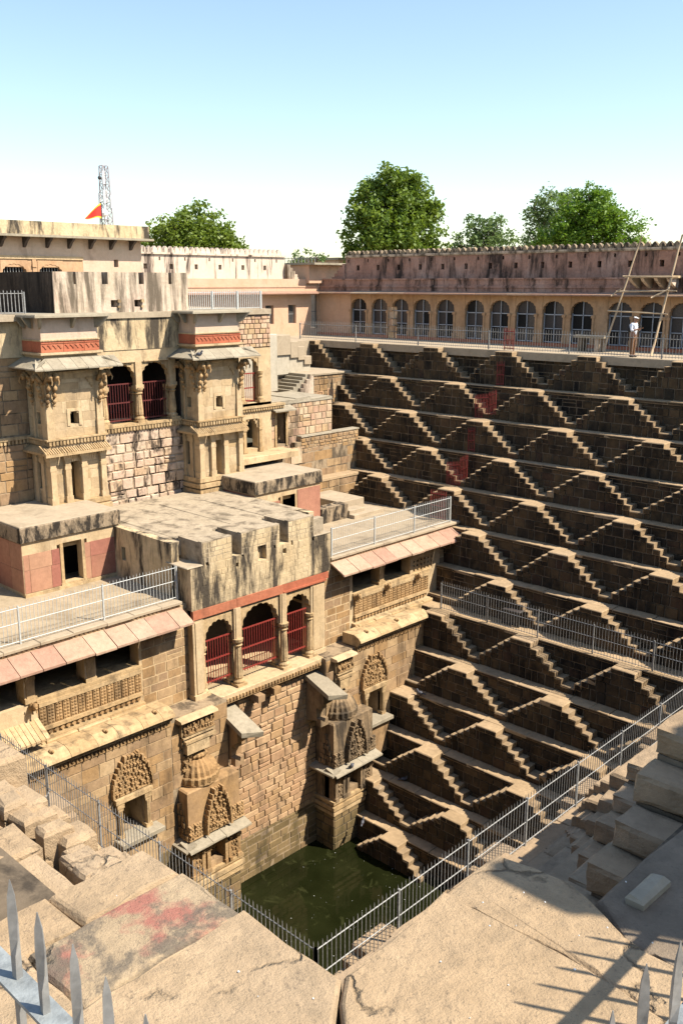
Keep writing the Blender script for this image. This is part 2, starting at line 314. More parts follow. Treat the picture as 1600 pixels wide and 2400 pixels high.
def masonry(st, O, U, N, u0, u1, v0, v1, ch=(.28, .42), wd=(.35, .75), holes=(), keep=None, **kw):
    v = v0
    while v < v1 - .03:
        h = rnd.uniform(*ch); h = v1 - v if v1 - v - h < ch[0] * .6 else h
        u = u0 - rnd.uniform(0, wd[0] * .5)
        while u < u1 - .02:
            w = rnd.uniform(*wd); w = u1 - u if u1 - u - w < wd[0] * .5 else w
            rs = [(max(u, u0), min(u + w, u1), v, v + h)]
            if w > .5 and h > .3 and rnd.random() < .12:
                c = v + h * rnd.uniform(.4, .6); rs = [(rs[0][0], rs[0][1], v, c), (rs[0][0], rs[0][1], c, v + h)]
            for hh in holes: rs = [q for r in rs for q in sub(r, hh)]
            for r in rs:
                if keep is None or keep(*r): st.rect(O, U, N, *r, **kw)
            u += w
        v += h
def holed(mb, fn, u0, u1, v0, v1, holes):  # fn(mb,u0,u1,v0,v1) makes a block of wall; openings stay open
    us = sorted({u0, u1} | {min(max(h[i], u0), u1) for h in holes for i in (0, 1)})
    for a, b in zip(us, us[1:]):
        if b - a < 1e-4: continue
        hs = sorted((h[2], h[3]) for h in holes if h[0] < (a + b) / 2 < h[1]); z = v0
        for p, q in hs:
            if p > z + 1e-4: fn(mb, a, b, z, min(p, v1))
            z = max(z, q)
        if z < v1 - 1e-4: fn(mb, a, b, z, v1)
def wallx(mb, x, t, y0, y1, z0, z1, holes=()):       # wall facing +X, front face at x
    holed(mb, lambda m, a, b, c, d: m.box(x - t, x, a, b, c, d), y0, y1, z0, z1, holes)
def wally(mb, y, t, x0, x1, z0, z1, holes=()):       # wall facing -Y, front face at y
    holed(mb, lambda m, a, b, c, d: m.box(a, b, y, y + t, c, d), x0, x1, z0, z1, holes)
def cusp(w, h, n=7, depth=.06, k=5):       # multifoil arch outline, from (-w/2,0) over (0,h) to (w/2,0)
    base = lambda t: (math.copysign(1, t) * (w / 2) * math.sin(abs(t) * math.pi / 2) ** .95, h * (math.cos(abs(t) * math.pi / 2)) ** .8)
    pts = []
    for i in range(n):
        t0, t1 = -1 + 2 * i / n, -1 + 2 * (i + 1) / n
        for q in range(k):
            t = t0 + (t1 - t0) * q / k; x, z = base(t); r = math.sin(math.pi * q / k) * depth
            L = math.hypot(x / w * 2, z / h) or 1; pts.append((x + x / w * 2 / L * r, z + z / h / L * r))
    pts.append((w / 2, 0)); pts[0] = (-w / 2, 0)
    o = [pts[0]]
    for p in pts[1:]:
        o.append((max(p[0], o[-1][0] + 1e-4), p[1]))
    return o
def arch_panel(mb, T, u0, u1, zs, zt, uc, w, h, **kw):  # T(u,d,z)->world; panel from zs to zt with arch opening at its foot; d=0 front,1 back
    pr = [(uc + x, zs + z) for x, z in cusp(w, h, **kw)]
    pr = [(u0, zs)] * (u0 < pr[0][0]) + pr + [(u1, zs)] * (u1 > pr[-1][0])
    for (a, za), (b, zb) in zip(pr, pr[1:]):
        za, zb = min(za, zt - .01), min(zb, zt - .01)
        k = len(mb.v)
        mb.v += [T(a, 0, za), T(b, 0, zb), T(b, 0, zt), T(a, 0, zt), T(a, 1, za), T(b, 1, zb), T(b, 1, zt), T(a, 1, zt)]
        for q in ((0, 1, 2, 3), (7, 6, 5, 4), (0, 4, 5, 1), (3, 2, 6, 7)): mb.f.append(tuple(k + i for i in q))
def relief(mb, x, y0, y1, z0, z1, tri=False, n=6, d=(.03, .12), seed=1):   # carved relief on a +X wall
    r = random.Random(seed); H = (z1 - z0) / n; yc = (y0 + y1) / 2
    for i in range(n):
        f = (1 - (i / n) ** 2.3 * .88) if tri else 1.; hw = (y1 - y0) / 2 * f; m = max(2, int(hw * 2 / .105)); a, b = z0 + i * H, z0 + (i + 1) * H
        mb.box(x - .02, x + d[0] + .05 * (n - i) / n, yc - hw, yc + hw, a, a + H * .3)
        for q in range(m):
            p0 = yc - hw + 2 * hw * q / m; p1 = yc - hw + 2 * hw * (q + 1) / m; e = r.uniform(*d); g = (p1 - p0) * r.uniform(.05, .22)
            w_ = p1 - p0; mb.box(x - .02, x + e * .7, p0 + g, p1 - g, a + H * .3, b - H * r.uniform(0, .2), .006)
            mb.box(x - .02, x + e, p0 + w_ * .3, p1 - w_ * .3, a + H * .34, b - H * r.uniform(.1, .35), .008); mb.box(x - .02, x + e * 1.1, p0 + w_ * .18, p1 - w_ * .18, b - H * .3, b - H * .16, .006)
            if r.random() < .25: mb.ball((x + e, (p0 + p1) / 2, (a + b) / 2 + H * .1), (.022, .022, H * .2), 6, 4)
        if tri:
            for s_ in (-1, 1): mb.box(x - .02, x + d[1] * 1.1, yc + s_ * hw - .035, yc + s_ * hw + .035, a, b + .03, .008)
# ------------------------------------------------------------------ the setting
def sheet(name, x0, x1, y0, y1, z, mat, hole=None, kind='structure'):
    m = MB()
    if hole:
        a, b, c, d = hole
        for r in ((x0, x1, y0, c), (x0, x1, d, y1), (x0, a, c, d), (b, x1, c, d)): m.poly([(r[0], r[2], z), (r[1], r[2], z), (r[1], r[3], z), (r[0], r[3], z)])
    else: m.poly([(x0, y0, z), (x1, y0, z), (x1, y1, z), (x0, y1, z)])
    return add(name, m, mat, kind=kind)
sheet('ground', -3000, 3000, -3000, 3000, -.25, 'ground_earth', (-7, 44, -60, 9))
sheet('water', 9.8, 27, -30, -8, -19.0, 'water')
ZL = [.05, -1.55, -3.03, -4.51, -5.97, -7.47, -9.02, -10.48, -12.06, -13.51, -14.98, -16.53, -17.96, -19.5]
NL = [-.63, .42, 1.5, 2.48, 3.53, 4.59, 5.66, 7.06, 8.19, 9.19, 10.26, 11.27, 12.32, 13.4]     # wall face of each level, metres into the well
WD, RUN, PLAT, PER = .6, .285, .93, 4.3836
def stepped(name, label, T, nl, lo, hi, slots, levels, Uv, Nv, stones=True, tread='tread', top=300):
    """T(u,n,z)->world; wall face of level L at n=nl[L]; lo/hi: first and last u of each wall."""
    root = thing(name, label, 'stepped wall', T((lo[5] + hi[5]) / 2, nl[6], ZL[13]))
    core, back = MB(), MB()
    def bx(m, u0, u1, n0, n1, z0, z1, j=0., c=0.):
        if c and (Vector(T((u0 + u1) / 2, n1, z1)) - CAMP).length < 12:
            q = MB().box(u0, u1, n0, n1, z0, z1); rough(m, [T(*p) for p in q.v])
        elif c:
            m2 = MB(); m2.cbox(u0, u1, n0, n1, z0, z1, c, j); k = len(m.v); m.v += [T(*p) for p in m2.v]; m.f += [tuple(k + i for i in t) for t in m2.f]
        else:
            m2 = MB().box(u0, u1, n0, n1, z0, z1, j); k = len(m.v); m.v += [T(*p) for p in m2.v]; m.f += [tuple(k + i for i in t) for t in m2.f]
        return m
    S, ST, LG = Stones(), Stones(), Stones()
    for L in levels:
        z, zb, n0 = ZL[L], ZL[L + 1], nl[L]; u0, u1 = lo[L], hi[L]
        bx(back, u0, u1, n0 - 1.9, n0, zb - .4, z - .13)
        rise = (z - zb - .25) / 6
        ap = [s for s in slots(L) if s > u0 + .25 and s - PLAT < u1 - .2]
        prof = []                              # (ua, ub, top of the core below the step block)
        for xr in ap:
            xl = xr - PLAT; prof.append((max(u0, xl), min(u1, xr), z - .2))
            m = MB(); bx(m, max(u0, xl - .015), min(u1, xr + .015), n0 - .05, n0 + WD + .02, z - .2, z + .003, .006, .025); LG.put(m)
            if stones: masonry(S, T(0, n0 + WD + .02, 0), Uv, Nv, max(u0, xl), min(u1, xr), z - .2, z - .03, (.17, .18), (.3, .6), p=(.004, .02), g=.006, b=.01)
            for sgn in (1, -1):
                for i in range(5):
                    a = xr + i * RUN if sgn > 0 else xl - (i + 1) * RUN; b = a + RUN; t = z - rise * (i + 1)
                    if b < u0 + .05 or a > u1 - .05: continue
                    a, b = max(a, u0), min(b, u1)
                    ext = (0, .02) if sgn > 0 else (.02, 0)
                    m = MB(); bx(m, a - ext[0] - .01, b + ext[1], n0 - .04, n0 + WD + rnd.uniform(0, .03), t - rise, t + rnd.uniform(-.02, .02), .018, .010 if stones else .025); ST.put(m)
                    prof.append((a, b, t - rise))
                    if stones: S.rect(T(0, n0 + WD + .02, 0), Uv, Nv, a, b, t - rise, t - .006, g=.004, p=(.012, .03), b=.012)
        # landings between the pyramids
        es = sorted(ap); gaps = []
        e0 = u0
        for xr in es:
            a = xr - PLAT - 5 * RUN
            if a > e0 + .05: gaps.append((e0, a))
            e0 = xr + 5 * RUN
        if e0 < u1: gaps.append((e0, u1))
        for a, b in gaps:
            m = MB(); bx(m, a, b, n0 - .04, n0 + WD + rnd.uniform(0, .04), zb - .02, zb + .25 + rnd.uniform(-.02, .02), .012, .025); ST.put(m)
            if stones: S.rect(T(0, n0 + WD + .03, 0), Uv, Nv, a, b, zb, zb + .22, g=.004, p=(.012, .03), b=.012)
        for a, b, t in prof: bx(core, a, b, n0 - .02, n0 + WD - .02, zb - .1, t)
        # ledge slabs in front of this wall (level L+1)
        u = u0; n1 = nl[L + 1]
        while u < u1:
            w = min(rnd.uniform(.7, 1.5), u1 - u); w = u1 - u if u1 - u - w < .4 else w
            m = MB(); bx(m, u + .004, u + w - .004, n0 + WD - .25, n1 + .05, zb - .13, zb + rnd.uniform(-.012, .012), .008, .02); LG.put(m)
            if stones: S.rect(T(0, n1 + .045, 0), Uv, Nv, u, u + w, zb - .13, zb - .025, g=.004, p=(.005, .02), b=.01)
            u += w
        if not stones: continue
        O = T(0, n0, 0); top_at = lambda a, b: min([t for p, q, t in prof if p < b - .02 and q > a + .02] or [zb + .25]) if any(p <= a + .05 for p, q, t in prof) else zb
        def vis(a, b, c, d):
            ts = []
            for s_ in (a + .03, (a + b) / 2, b - .03):
                h = [t + rise for p, q, t in prof if p <= s_ <= q]; ts.append(h[0] if h else zb + .2)
            return d > min(ts) + .03
        masonry(S, O, Uv, Nv, u0, u1, zb + .1, z - .14, (.24, .42), (.3, .72), keep=vis)
        O2 = T(0, n0 + WD - .02, 0); zz = zb
        for hrow in (rise * 2 + .03, rise * 2, rise * 1.9):
            zt = zz + hrow; runs = []
            for a, b, t in sorted(prof):
                full = t >= zt - .06; half = not full and t >= zz + rise * .8
                if full:
                    if runs and abs(runs[-1][1] - a) < .03 and runs[-1][2] == zt: runs[-1][1] = b
                    else: runs.append([a, b, zt])
                elif half or t > zz + .1: runs.append([a, b, min(t, zt)])
            for a, b, t in runs: masonry(S, O2, Uv, Nv, a, b, zz, t, (t - zz, t - zz + .01), (.26, .6))
            zz = zt
            if zz > z - .25: break
        for a, b, t in prof:
            if t > zz + .08: masonry(S, O2, Uv, Nv, a, b, zz, t, (t - zz, t - zz + .01), (.26, .6))
    add('wall_core', back, 'step_core', root); add('stair_core', core, 'step_core', root)
    LG.finish(root, tread, 'ledge_slab', 'ledge_slabs', top); ST.finish(root, 'step_tread' if tread == 'tread' else tread, 'step', 'steps', top)
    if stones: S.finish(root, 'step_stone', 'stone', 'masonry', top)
    return root
def ev(L, a=-3.458): return [a + PER * (k + (.5 if L % 2 else 0.)) for k in range(-2, 9)]
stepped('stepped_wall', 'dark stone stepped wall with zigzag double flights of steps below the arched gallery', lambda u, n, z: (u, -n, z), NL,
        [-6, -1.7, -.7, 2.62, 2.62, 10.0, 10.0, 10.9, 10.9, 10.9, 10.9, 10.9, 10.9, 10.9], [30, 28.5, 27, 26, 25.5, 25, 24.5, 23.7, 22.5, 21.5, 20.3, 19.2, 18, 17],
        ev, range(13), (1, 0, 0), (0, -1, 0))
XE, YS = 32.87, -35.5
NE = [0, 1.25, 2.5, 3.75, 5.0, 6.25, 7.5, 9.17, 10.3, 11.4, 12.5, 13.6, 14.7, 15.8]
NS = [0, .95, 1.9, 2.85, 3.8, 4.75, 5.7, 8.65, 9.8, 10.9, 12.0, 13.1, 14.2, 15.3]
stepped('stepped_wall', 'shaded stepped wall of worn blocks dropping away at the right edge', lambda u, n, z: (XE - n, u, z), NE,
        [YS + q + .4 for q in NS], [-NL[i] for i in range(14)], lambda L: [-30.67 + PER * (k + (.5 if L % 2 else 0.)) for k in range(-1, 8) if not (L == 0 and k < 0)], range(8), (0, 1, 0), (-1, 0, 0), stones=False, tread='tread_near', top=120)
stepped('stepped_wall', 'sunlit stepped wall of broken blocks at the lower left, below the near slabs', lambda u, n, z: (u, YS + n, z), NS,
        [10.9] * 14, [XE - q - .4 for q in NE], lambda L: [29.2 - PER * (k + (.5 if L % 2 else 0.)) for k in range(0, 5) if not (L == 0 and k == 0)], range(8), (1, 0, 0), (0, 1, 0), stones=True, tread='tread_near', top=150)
# pavements
m = MB().box(-9, 44, .45, 5.5, -.3, .045)
for q in range(36):
    a = -8 + q * 1.35; m.box(a, a + 1.34, .5, 1.7, .04, .05 + rnd.uniform(0, .008))
add('pavement', m, 'lime_flat', kind='structure')
# the near pavement: single worn slabs
pv = MB().box(XE + .02, 44, -60, .45, -.5, -.09); pv.box(9, XE + .05, -60, YS - .02, -.5, -.09)
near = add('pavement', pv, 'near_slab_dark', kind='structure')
def slab(pts, z0, z1, mat, b=.03, name='paving_slab'):
    m = MB(); n = len(pts); c = sum((Vector((p[0], p[1], 0)) for p in pts), Vector()) / n
    ring = []
    for i in range(n):                       # ragged outline
        a = Vector((*pts[i], 0)); e = Vector((*pts[(i + 1) % n], 0)); k = max(2, int((e - a).length / .16))
        for q in range(k):
            p = a.lerp(e, q / k); ring.append(p + Vector((rnd.uniform(-.012, .012), rnd.uniform(-.012, .012), 0)))
    N = len(ring)
    for (s, z) in ((0, z0), (0, z1 - b), (b * .45, z1 - b * .3), (b, z1)):
        for p in ring:
            d = (c - p); d = d / max(d.length, 1e-3); q = p + d * s * 1.2; m.v.append((q.x, q.y, z + (rnd.uniform(-.006, .006) if s else 0)))
    for r in range(3):
        for i in range(N): q = (i + 1) % N; m.f.append((r * N + i, r * N + q, (r + 1) * N + q, (r + 1) * N + i))
    m.f.append(tuple(3 * N + i for i in range(N)))
    return add(name, m, mat, near)
cb = MB().box(30.72, XE + .1, YS - .1, -34.98, -3.2, -.2); cb.box(32.34, XE + .1, -34.98, -33.62, -3.2, -.2)
add('corner_block', cb, 'tread_near', near)
# corner platform of the south arm: strips running away from the edge, one painted red
yE = -34.955
for (a, b, mat, z, lens) in ((30.74, 31.1, 'near_slab', -.03, (.62, .8, 1.2)), (31.105, 31.64, 'near_slab_red', .0, (.95, .8, 1.2))):
    y = yE + rnd.uniform(-.02, .02)
    for k, ln in enumerate(lens):
        slab([(a + .008, y - ln + .008), (b - .008, y - ln + .008), (b - .008, y), (a + .008, y)], -.25, z + rnd.uniform(-.012, .012), mat if k == 0 else 'near_slab'); y -= ln
x = 30.73
for i in range(24):
    w = rnd.uniform(.28, .62); a = x - w; y = (-35.32 if x > 29.3 else -34.9) + rnd.uniform(-.07, .07)
    for k in range(6):
        ln = rnd.uniform(.28, .7); slab([(a + .008, y - ln + .008), (x - .008, y - ln + .008), (x - .008, y), (a + .008, y)], -.3, rnd.uniform(-.05, .02) - (.06 if k == 0 and x > 29.3 else 0), rnd.choice(['near_slab'] * 6 + ['near_slab_dark'])); y -= ln
    x = a
# broken edge stones that slope towards the fence
for i in range(26):
    x = rnd.uniform(29.1, 30.7); y = -35.3 + rnd.uniform(0, .32); z = -.08 - (y + 35.3) * .9 + rnd.uniform(-.05, .04); w, d_ = rnd.uniform(.14, .3), rnd.uniform(.12, .24)
    slab([(x, y), (x + w, y + rnd.uniform(-.03, .03)), (x + w, y + d_), (x + .02, y + d_)], z - .3, z, 'near_slab', .03, 'edge_stone')
add('rubble_fill', MB().box(28.9, 30.72, -35.6, -35.02, -2.2, -.55).box(24, 28.95, -35.6, -34.95, -1.4, -.3), 'tread_near', near)
# the two large corner slabs, mitred
slab([(31.655, yE), (32.35, -34.97), (33.15, -35.9), (33.2, -37.6), (31.66, -37.6)], -.25, .035, 'near_slab')
slab([(32.362, -34.955), (32.32, -34.14), (33.0, -34.1), (34.6, -34.3), (34.6, -36.9), (33.16, -35.86)], -.25, .04, 'near_slab')
# east arm
slab([(32.3, -34.13), (32.28, -33.62), (32.7, -33.55), (33.15, -33.75), (34.6, -33.9), (34.6, -34.29), (33.0, -34.09)], -.25, .0, 'near_slab')
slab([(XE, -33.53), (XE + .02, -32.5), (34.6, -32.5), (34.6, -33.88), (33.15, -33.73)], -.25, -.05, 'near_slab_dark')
for i in range(26):
    y0 = -32.49 + i * 1.05
    for (a, b) in ((XE + rnd.uniform(-.03, .03), 33.8), (33.81, 35.0), (35.01, 35.9)):
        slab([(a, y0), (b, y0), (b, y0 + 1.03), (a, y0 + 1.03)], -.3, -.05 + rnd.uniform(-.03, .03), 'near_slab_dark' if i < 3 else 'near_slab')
for (a, b, y0, y1) in ((34.62, 35.9, -37.6, -35.6), (34.62, 35.9, -35.58, -33.6), (34.62, 35.9, -33.58, -32.5), (33.2, 34.6, -38.6, -36.95)):
    slab([(a, y0), (b, y0), (b, y1), (a, y1)], -.25, .0, 'near_slab')
add('loose_stone', MB().cbox(33.0, 33.1, -33.45, -33.15, -.06, .0, .02, .01), 'slab_grey', near)
m = MB()
for i in range(70):
    x, y = rnd.uniform(30.8, 34.4), rnd.uniform(-36.6, -33.3)
    if x < 32.5 and y > -35.0: continue
    r = rnd.choice((.003, .004, .005, .007)); m.ball((x, y, .042), (r, r * .8, .004), 6, 4)
add('pale_chips', m, 'white_box', near, kind='stuff')
# ------------------------------------------------------------------ lower palace front (faces +X)
UX, NX = (0, 1, 0), (1, 0, 0)
XM, XR, XB, XP = 10.9, 10.35, 10.0, 10.3       # lower wall, recess, balcony wall, pavilion front
low = thing('lower_palace', 'golden sandstone lower palace front with deep balconies above the green pool', 'palace', (10.0, -16.1, -19.5))
n1h, n2h = (-22.95, -22.12, -14.3, -13.02), (-11.32, -10.42, -14.3, -13.02)
m = MB()
wallx(m, XM, .8, -31, -18.5, -20, -10.95, [n1h]); wallx(m, XM, .8, -13.6, -5.5, -20, -10.95, [n2h])
m.box(9.2, XR, -18.5, -13.6, -20, -10.95)
m.box(XB - 1.2, XM - .02, -31, -18.6, -11.4, -10.93); m.box(XB - 1.2, XM - .02, -13.5, -5.5, -11.4, -10.93)
add('wall_core', m, 'mortar', low)
for h in (n1h, n2h): add('niche_back', MB().box(9.9, 10.12, h[0] - .1, h[1] + .1, h[2] - .1, h[3] + .1), 'sand_wet', low)
S = Stones(); S2 = Stones(); S3 = Stones()
masonry(S, (XM, 0, 0), UX, NX, -31, -20.9, -15.6, -11.05, (.3, .55), (.35, 1.05), [n1h], p=(.003, .028), g=.006, b=.011)
masonry(S, (XM, 0, 0), UX, NX, -20.9, -18.5, -13.5, -11.05, (.3, .55), (.4, .9), p=(.003, .028), g=.006, b=.011)
masonry(S, (XM, 0, 0), UX, NX, -13.6, -6.0, -15.6, -11.05, (.3, .55), (.35, 1.05), [n2h], p=(.003, .028), g=.006, b=.011)
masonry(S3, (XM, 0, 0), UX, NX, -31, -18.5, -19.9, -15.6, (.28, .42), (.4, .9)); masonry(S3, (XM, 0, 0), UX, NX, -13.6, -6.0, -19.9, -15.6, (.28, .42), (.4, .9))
masonry(S2, (XR, 0, 0), UX, NX, -18.5, -13.6, -14.6, -11.3, (.16, .42), (.22, .75), p=(.01, .07), b=.026, g=.014)
masonry(S2, (XR, 0, 0), UX, NX, -18.5, -13.6, -17.2, -14.6, (.2, .32), (.35, .8), p=(.01, .05))
masonry(S3, (XR, 0, 0), UX, NX, -18.5, -13.6, -19.9, -17.2, (.2, .34), (.4, .9), p=(.0, .03))
# balcony storey
for side, (ya, yb, ops) in enumerate(((-31, -19.35, [(-29.2, -27.2), (-26.9, -25.45), (-25.1, -23.4), (-23.0, -21.4)]), (-12.95, -4.7, [(-11.15, -9.5), (-9.28, -7.52)]))):
    m = MB(); hs = [(a, b, -9.15, -7.75) for a, b in ops]
    if side: hs.append((-7.35, -6.0, -9.1, -8.45))
    wallx(m, XB, .5, ya, yb, -11.0, -7.45, hs)
    m.box(XB - 2.6, XB - .5, ya, yb, -9.3, -9.2); m.box(XB - 2.7, XB - 2.5, ya, yb, -9.3, -7.4)
    add('balcony_wall', m, 'sand_pale', low)
    m = MB().box(XB - 2.48, XB - 2.45, ya, yb, -9.2, -7.4); add('dark_interior', m, 'room_shade', low)
    if not side:
        masonry(S, (XB, 0, 0), UX, NX, -21.3, -19.35, -10.9, -7.6, (.26, .4), (.35, .8), p=(.004, .016), g=.006)
        P0, P1 = -25.05, -21.36
    else:
        masonry(S, (XB, 0, 0), UX, NX, -12.95, -11.3, -10.9, -7.6, (.26, .4), (.35, .8), p=(.004, .016), g=.006)
        masonry(S, (XB, 0, 0), UX, NX, -5.5, -4.7, -10.4, -7.6, (.26, .4), (.35, .8), p=(.004, .016), g=.006)
        P0, P1 = -11.1, -6.3
    # sills, balustrade panels, friezes
    m = MB().box(XB - .6, XB + .07, P0 - .05, P1 + .05, -9.2, -9.08); m.box(XB - .02, XB + .12, P0, P1, -10.12, -10.0); m.box(XB - .02, XB + .09, P0, P1, -9.34, -9.2)
    add('sill', m, 'sand_trim', low)
    n = int(round((P1 - P0) / .27)); q = (P1 - P0) / n
    m = MB(); y0 = P0 + .015; y1 = P0 + q - .02; m.cbox(-.02, 0, 0, 1, 0, 1, .001); m = MB()
    m.box(XB - .02, XB + .055, y0, y1, -10.0, -9.34)
    for k in range(6):
        for s_ in (0, 1): zz = -9.96 + k * .105; yy = y0 + (y1 - y0) * (.28 + .44 * s_); m.ball((XB + .055, yy, zz + .04), (.03, .05, .045), 6, 4)
    p = add('balustrade_panel', m, 'carved', low)
    for i in range(1, n): inst(p, (0, i * q, 0), low)
    m = MB()
    for i in range(int((P1 - P0) / .2)):
        y = P0 + .05 + i * .2; m.prism([(XB + .02, y, -10.22), (XB + .02, y + .075, -10.14), (XB + .02, y + .15, -10.22), (XB + .02, y + .075, -10.3)], (.06, 0, 0))
    add('lozenge_frieze', m, 'carved', low)
    m = MB().box(XB - .1, XB + .22, P0 - .1, P1, -10.42, -10.34); m.box(XB - .1, XB + .3, P0 - .1, P1, -10.95, -10.42)
    u = P0
    while u < P1 - .3:
        w = rnd.uniform(.7, 1.3); w = min(w, P1 - u); m.cbox(XB + .2, XB + .36, u + .02, u + w - .02, -10.72, -10.36 + rnd.uniform(-.04, .02), .03, .01); u += w
    add('frame_blocks', m, 'sand_trim', low)
    # rounded cornice (kapota) and dentil frieze
    C0, C1 = ((-31, -20.9), (-11.95, -7.6))[side]
    prof = [(XB + .2, -10.45), (XM - .05, -10.42), (XM + .18, -10.5), (XM + .3, -10.6), (XM + .33, -10.68), (XM + .22, -10.7), (XM + .22, -10.78), (XM + .16, -10.8), (XM + .16, -10.87), (XB + .2, -10.9)]
    u = C0
    while u < C1 - .05:
        w = min(rnd.uniform(.7, 1.25), C1 - u); w = C1 - u if C1 - u - w < .3 else w
        add('cornice_block', MB().prism([(x, u + .006, z + rnd.uniform(-.006, .006)) for x, z in prof], (0, w - .012, 0)), 'sand_trim', low); u += w
    m = MB(); m.box(XM, XM + .05, C0, C1, -11.12, -10.9)
    for i in range(int((C1 - C0) / .26)):
        y = C0 + .06 + i * .26; m.box(XM, XM + .1, y, y + .035, -11.1, -10.88); m.lathe((XM + .05, y + .15, -11.0), [(.05, -.03), (.055, 0), (.05, .03)], 8)
    add('dentil_frieze', m, 'carved', low)
    for i in range(int((C1 - C0) / 1.9) + 1):   # small seated lion bosses
        y = (-23.35 if not side else -9.45) + (i - (3 if not side else 1)) * 1.85
        if not C0 < y < C1: continue
        m = MB().ball((XM + .0, y, -10.42), (.1, .08, .07)); m.ball((XM + .1, y, -10.4), (.05, .05, .05), 8, 5); add('boss', m, 'carved', low, smooth=True)
    # columns between the openings
    m = MB(); yc = -23.2 if not side else -9.39
    for (w, a, b) in ((.2, -9.12, -8.95), (.13, -8.95, -8.4), (.17, -8.4, -8.28), (.13, -8.28, -8.0), (.2, -8.0, -7.8)): m.box(XB - .35, XB + w * .25, yc - w, yc + w, a, b)
    c0 = add('column', m, 'sand_trim', low)
    if not side:
        inst(c0, (0, -2.06, 0), low); inst(c0, (0, -3.85, 0), low)
    for y in ((-25.28,) if not side else (-11.05, -9.2, -7.2, -5.55)):   # beast brackets
        m = MB().ball((XB + .12, y, -9.22), (.17, .1, .13)); m.ball((XB + .28, y, -9.14), (.1, .09, .11), 8, 5); m.ball((XB + .34, y, -9.2), (.06, .05, .05), 6, 4)
        for s_ in (-.07, .07): m.ball((XB + .27, y + s_, -9.03), (.03, .025, .04), 6, 4); m.tube([(XB + .2, y + s_, -9.25), (XB + .24, y + s_, -9.4)], .03, 5)
        add('beast_bracket', m, 'carved', low, smooth=True)
    # sloping eave slabs
    E0, E1 = ((-31, -19.62), (-12.42, -4.1))[side]; u = E0
    while u < E1 - .05:
        w = min(rnd.uniform(.72, 1.05), E1 - u); w = E1 - u if E1 - u - w < .4 else w; d = rnd.uniform(-.012, .012); e = rnd.uniform(0, .05)
        add('eave_slab', MB().hexa([(9.9, u + .012, -7.52), (10.72 + e, u + .012, -7.93 + d), (10.72 + e, u + w - .012, -7.93 + d), (9.9, u + w - .012, -7.52), (9.9, u + .012, -7.45), (10.72 + e, u + .012, -7.86 + d), (10.72 + e, u + w - .012, -7.86 + d), (9.9, u + w - .012, -7.45)]), 'eave_pink', low); u += w
    m = MB().box(9.7, 9.98, E0, E1, -7.56, -7.36)
    for i in range(int((E1 - E0) / .16)): m.box(9.98, 10.03, E0 + i * .16, E0 + i * .16 + .09, -7.45, -7.38)
    add('eave_moulding', m, 'sand_trim', low)
    u = E0
    while u < E1 - .05:
        w = min(rnd.uniform(1.0, 1.9), E1 - u); add('coping_slab', MB().cbox(9.5, 10.08 + rnd.uniform(-.01, .02), u + .005, u + w - .005, -7.38, -7.28 + rnd.uniform(-.008, .008), .015, .004), 'lime_flat', low); u += w
    add('terrace_floor', MB().box(2.0, 9.6, ((-31, -4.6)[side] if not side else -13), ((-19.3, -1)[side]), -7.6, -7.3), 'terrace', low)
# pierced screen
m = MB(); wallx(m, XB - .02, .06, -7.35, -6.0, -9.1, -8.45, [(-7.28 + i * .24, -7.17 + i * .24, -9.03 + k * .2, -8.92 + k * .2) for i in range(6) for k in range(3)])
add('pierced_screen', m, 'sand_trim', low)
m = MB().box(XB - .4, XB - .35, -7.35, -6.0, -9.2, -8.3); add('dark_interior', m, 'room_shade', low)
# niche frames with carved pediments
for i, h in enumerate((n1h, n2h)):
    yc = (h[0] + h[1]) / 2; m = MB()
    for s_ in (-1, 1):
        y = yc + s_ * .52
        for (w, a, b) in ((.12, h[2], h[2] + .15), (.07, h[2] + .15, h[2] + 1.0), (.1, h[2] + 1.0, h[2] + 1.1), (.13, h[2] + 1.1, h[3] + .05)): m.box(XM - .1, XM + .1 + w * .6, y - w, y + w, a, b)
        for k in range(3): m.box(XM + .14, XM + .17, y - .055 + k * .04, y - .03 + k * .04, h[2] + .17, h[2] + .98)
    m.box(XM - .3, XM + .2, yc - .7, yc + .7, h[3], h[3] + .16); add('niche_frame', m, 'sand_trim', low)
    m = MB(); relief(m, XM, yc - .74, yc + .74, h[3] + .2, -11.5, True, 8, (.05, .16), 5 + i); add('pediment', m, 'carved', low)
    m = MB().cbox(XM - .2, XM + .5, yc - .75, yc + (.9 if i == 0 else .75), -14.45, -14.3, .02, .01); add('niche_sill', m, 'slab_grey', low)
    m = MB().box(XM, XM + .3, yc - .6, yc + .7, -15.9, -14.6); add('niche_base', m, 'sand', low)
# carved panels beside the shrines, under the pavilion ledge
for i, (a, b) in enumerate(((-20.55, -19.2), (-13.15, -12.2))):
    m = MB().box(XM - .1, XM + .12, a, b, -12.05, -11.12); m.box(XM - .1, XM + .28, a + .05, b, -11.9, -11.8); m.box(XM - .1, XM + .22, a, b, -11.72, -11.66); m.box(XM - .1, XM + .26, a + .1, b - .3, -12.3, -11.95)
    add('panel_block', m, 'sand_trim', low); m = MB(); relief(m, XM + .12, a + .05, b - .02, -11.62, -11.16, False, 2, (.05, .14), 21 + i); add('figure_relief', m, 'carved', low)
    add('panel_cornice', MB().prism([(XM - .5, a - .15, -10.93), (XM + .32, a - .15, -10.98), (XM + .36, a - .15, -11.05), (XM + .2, a - .15, -11.12), (XM - .5, a - .15, -11.12)], (0, b - a + .2, 0)), 'sand_pale', low)
    m = MB(); relief(m, XM, a + .02, a + .38, -12.95, -12.35, False, 3, (.06, .2), 31 + i); add('figure_relief', m, 'carved', low)
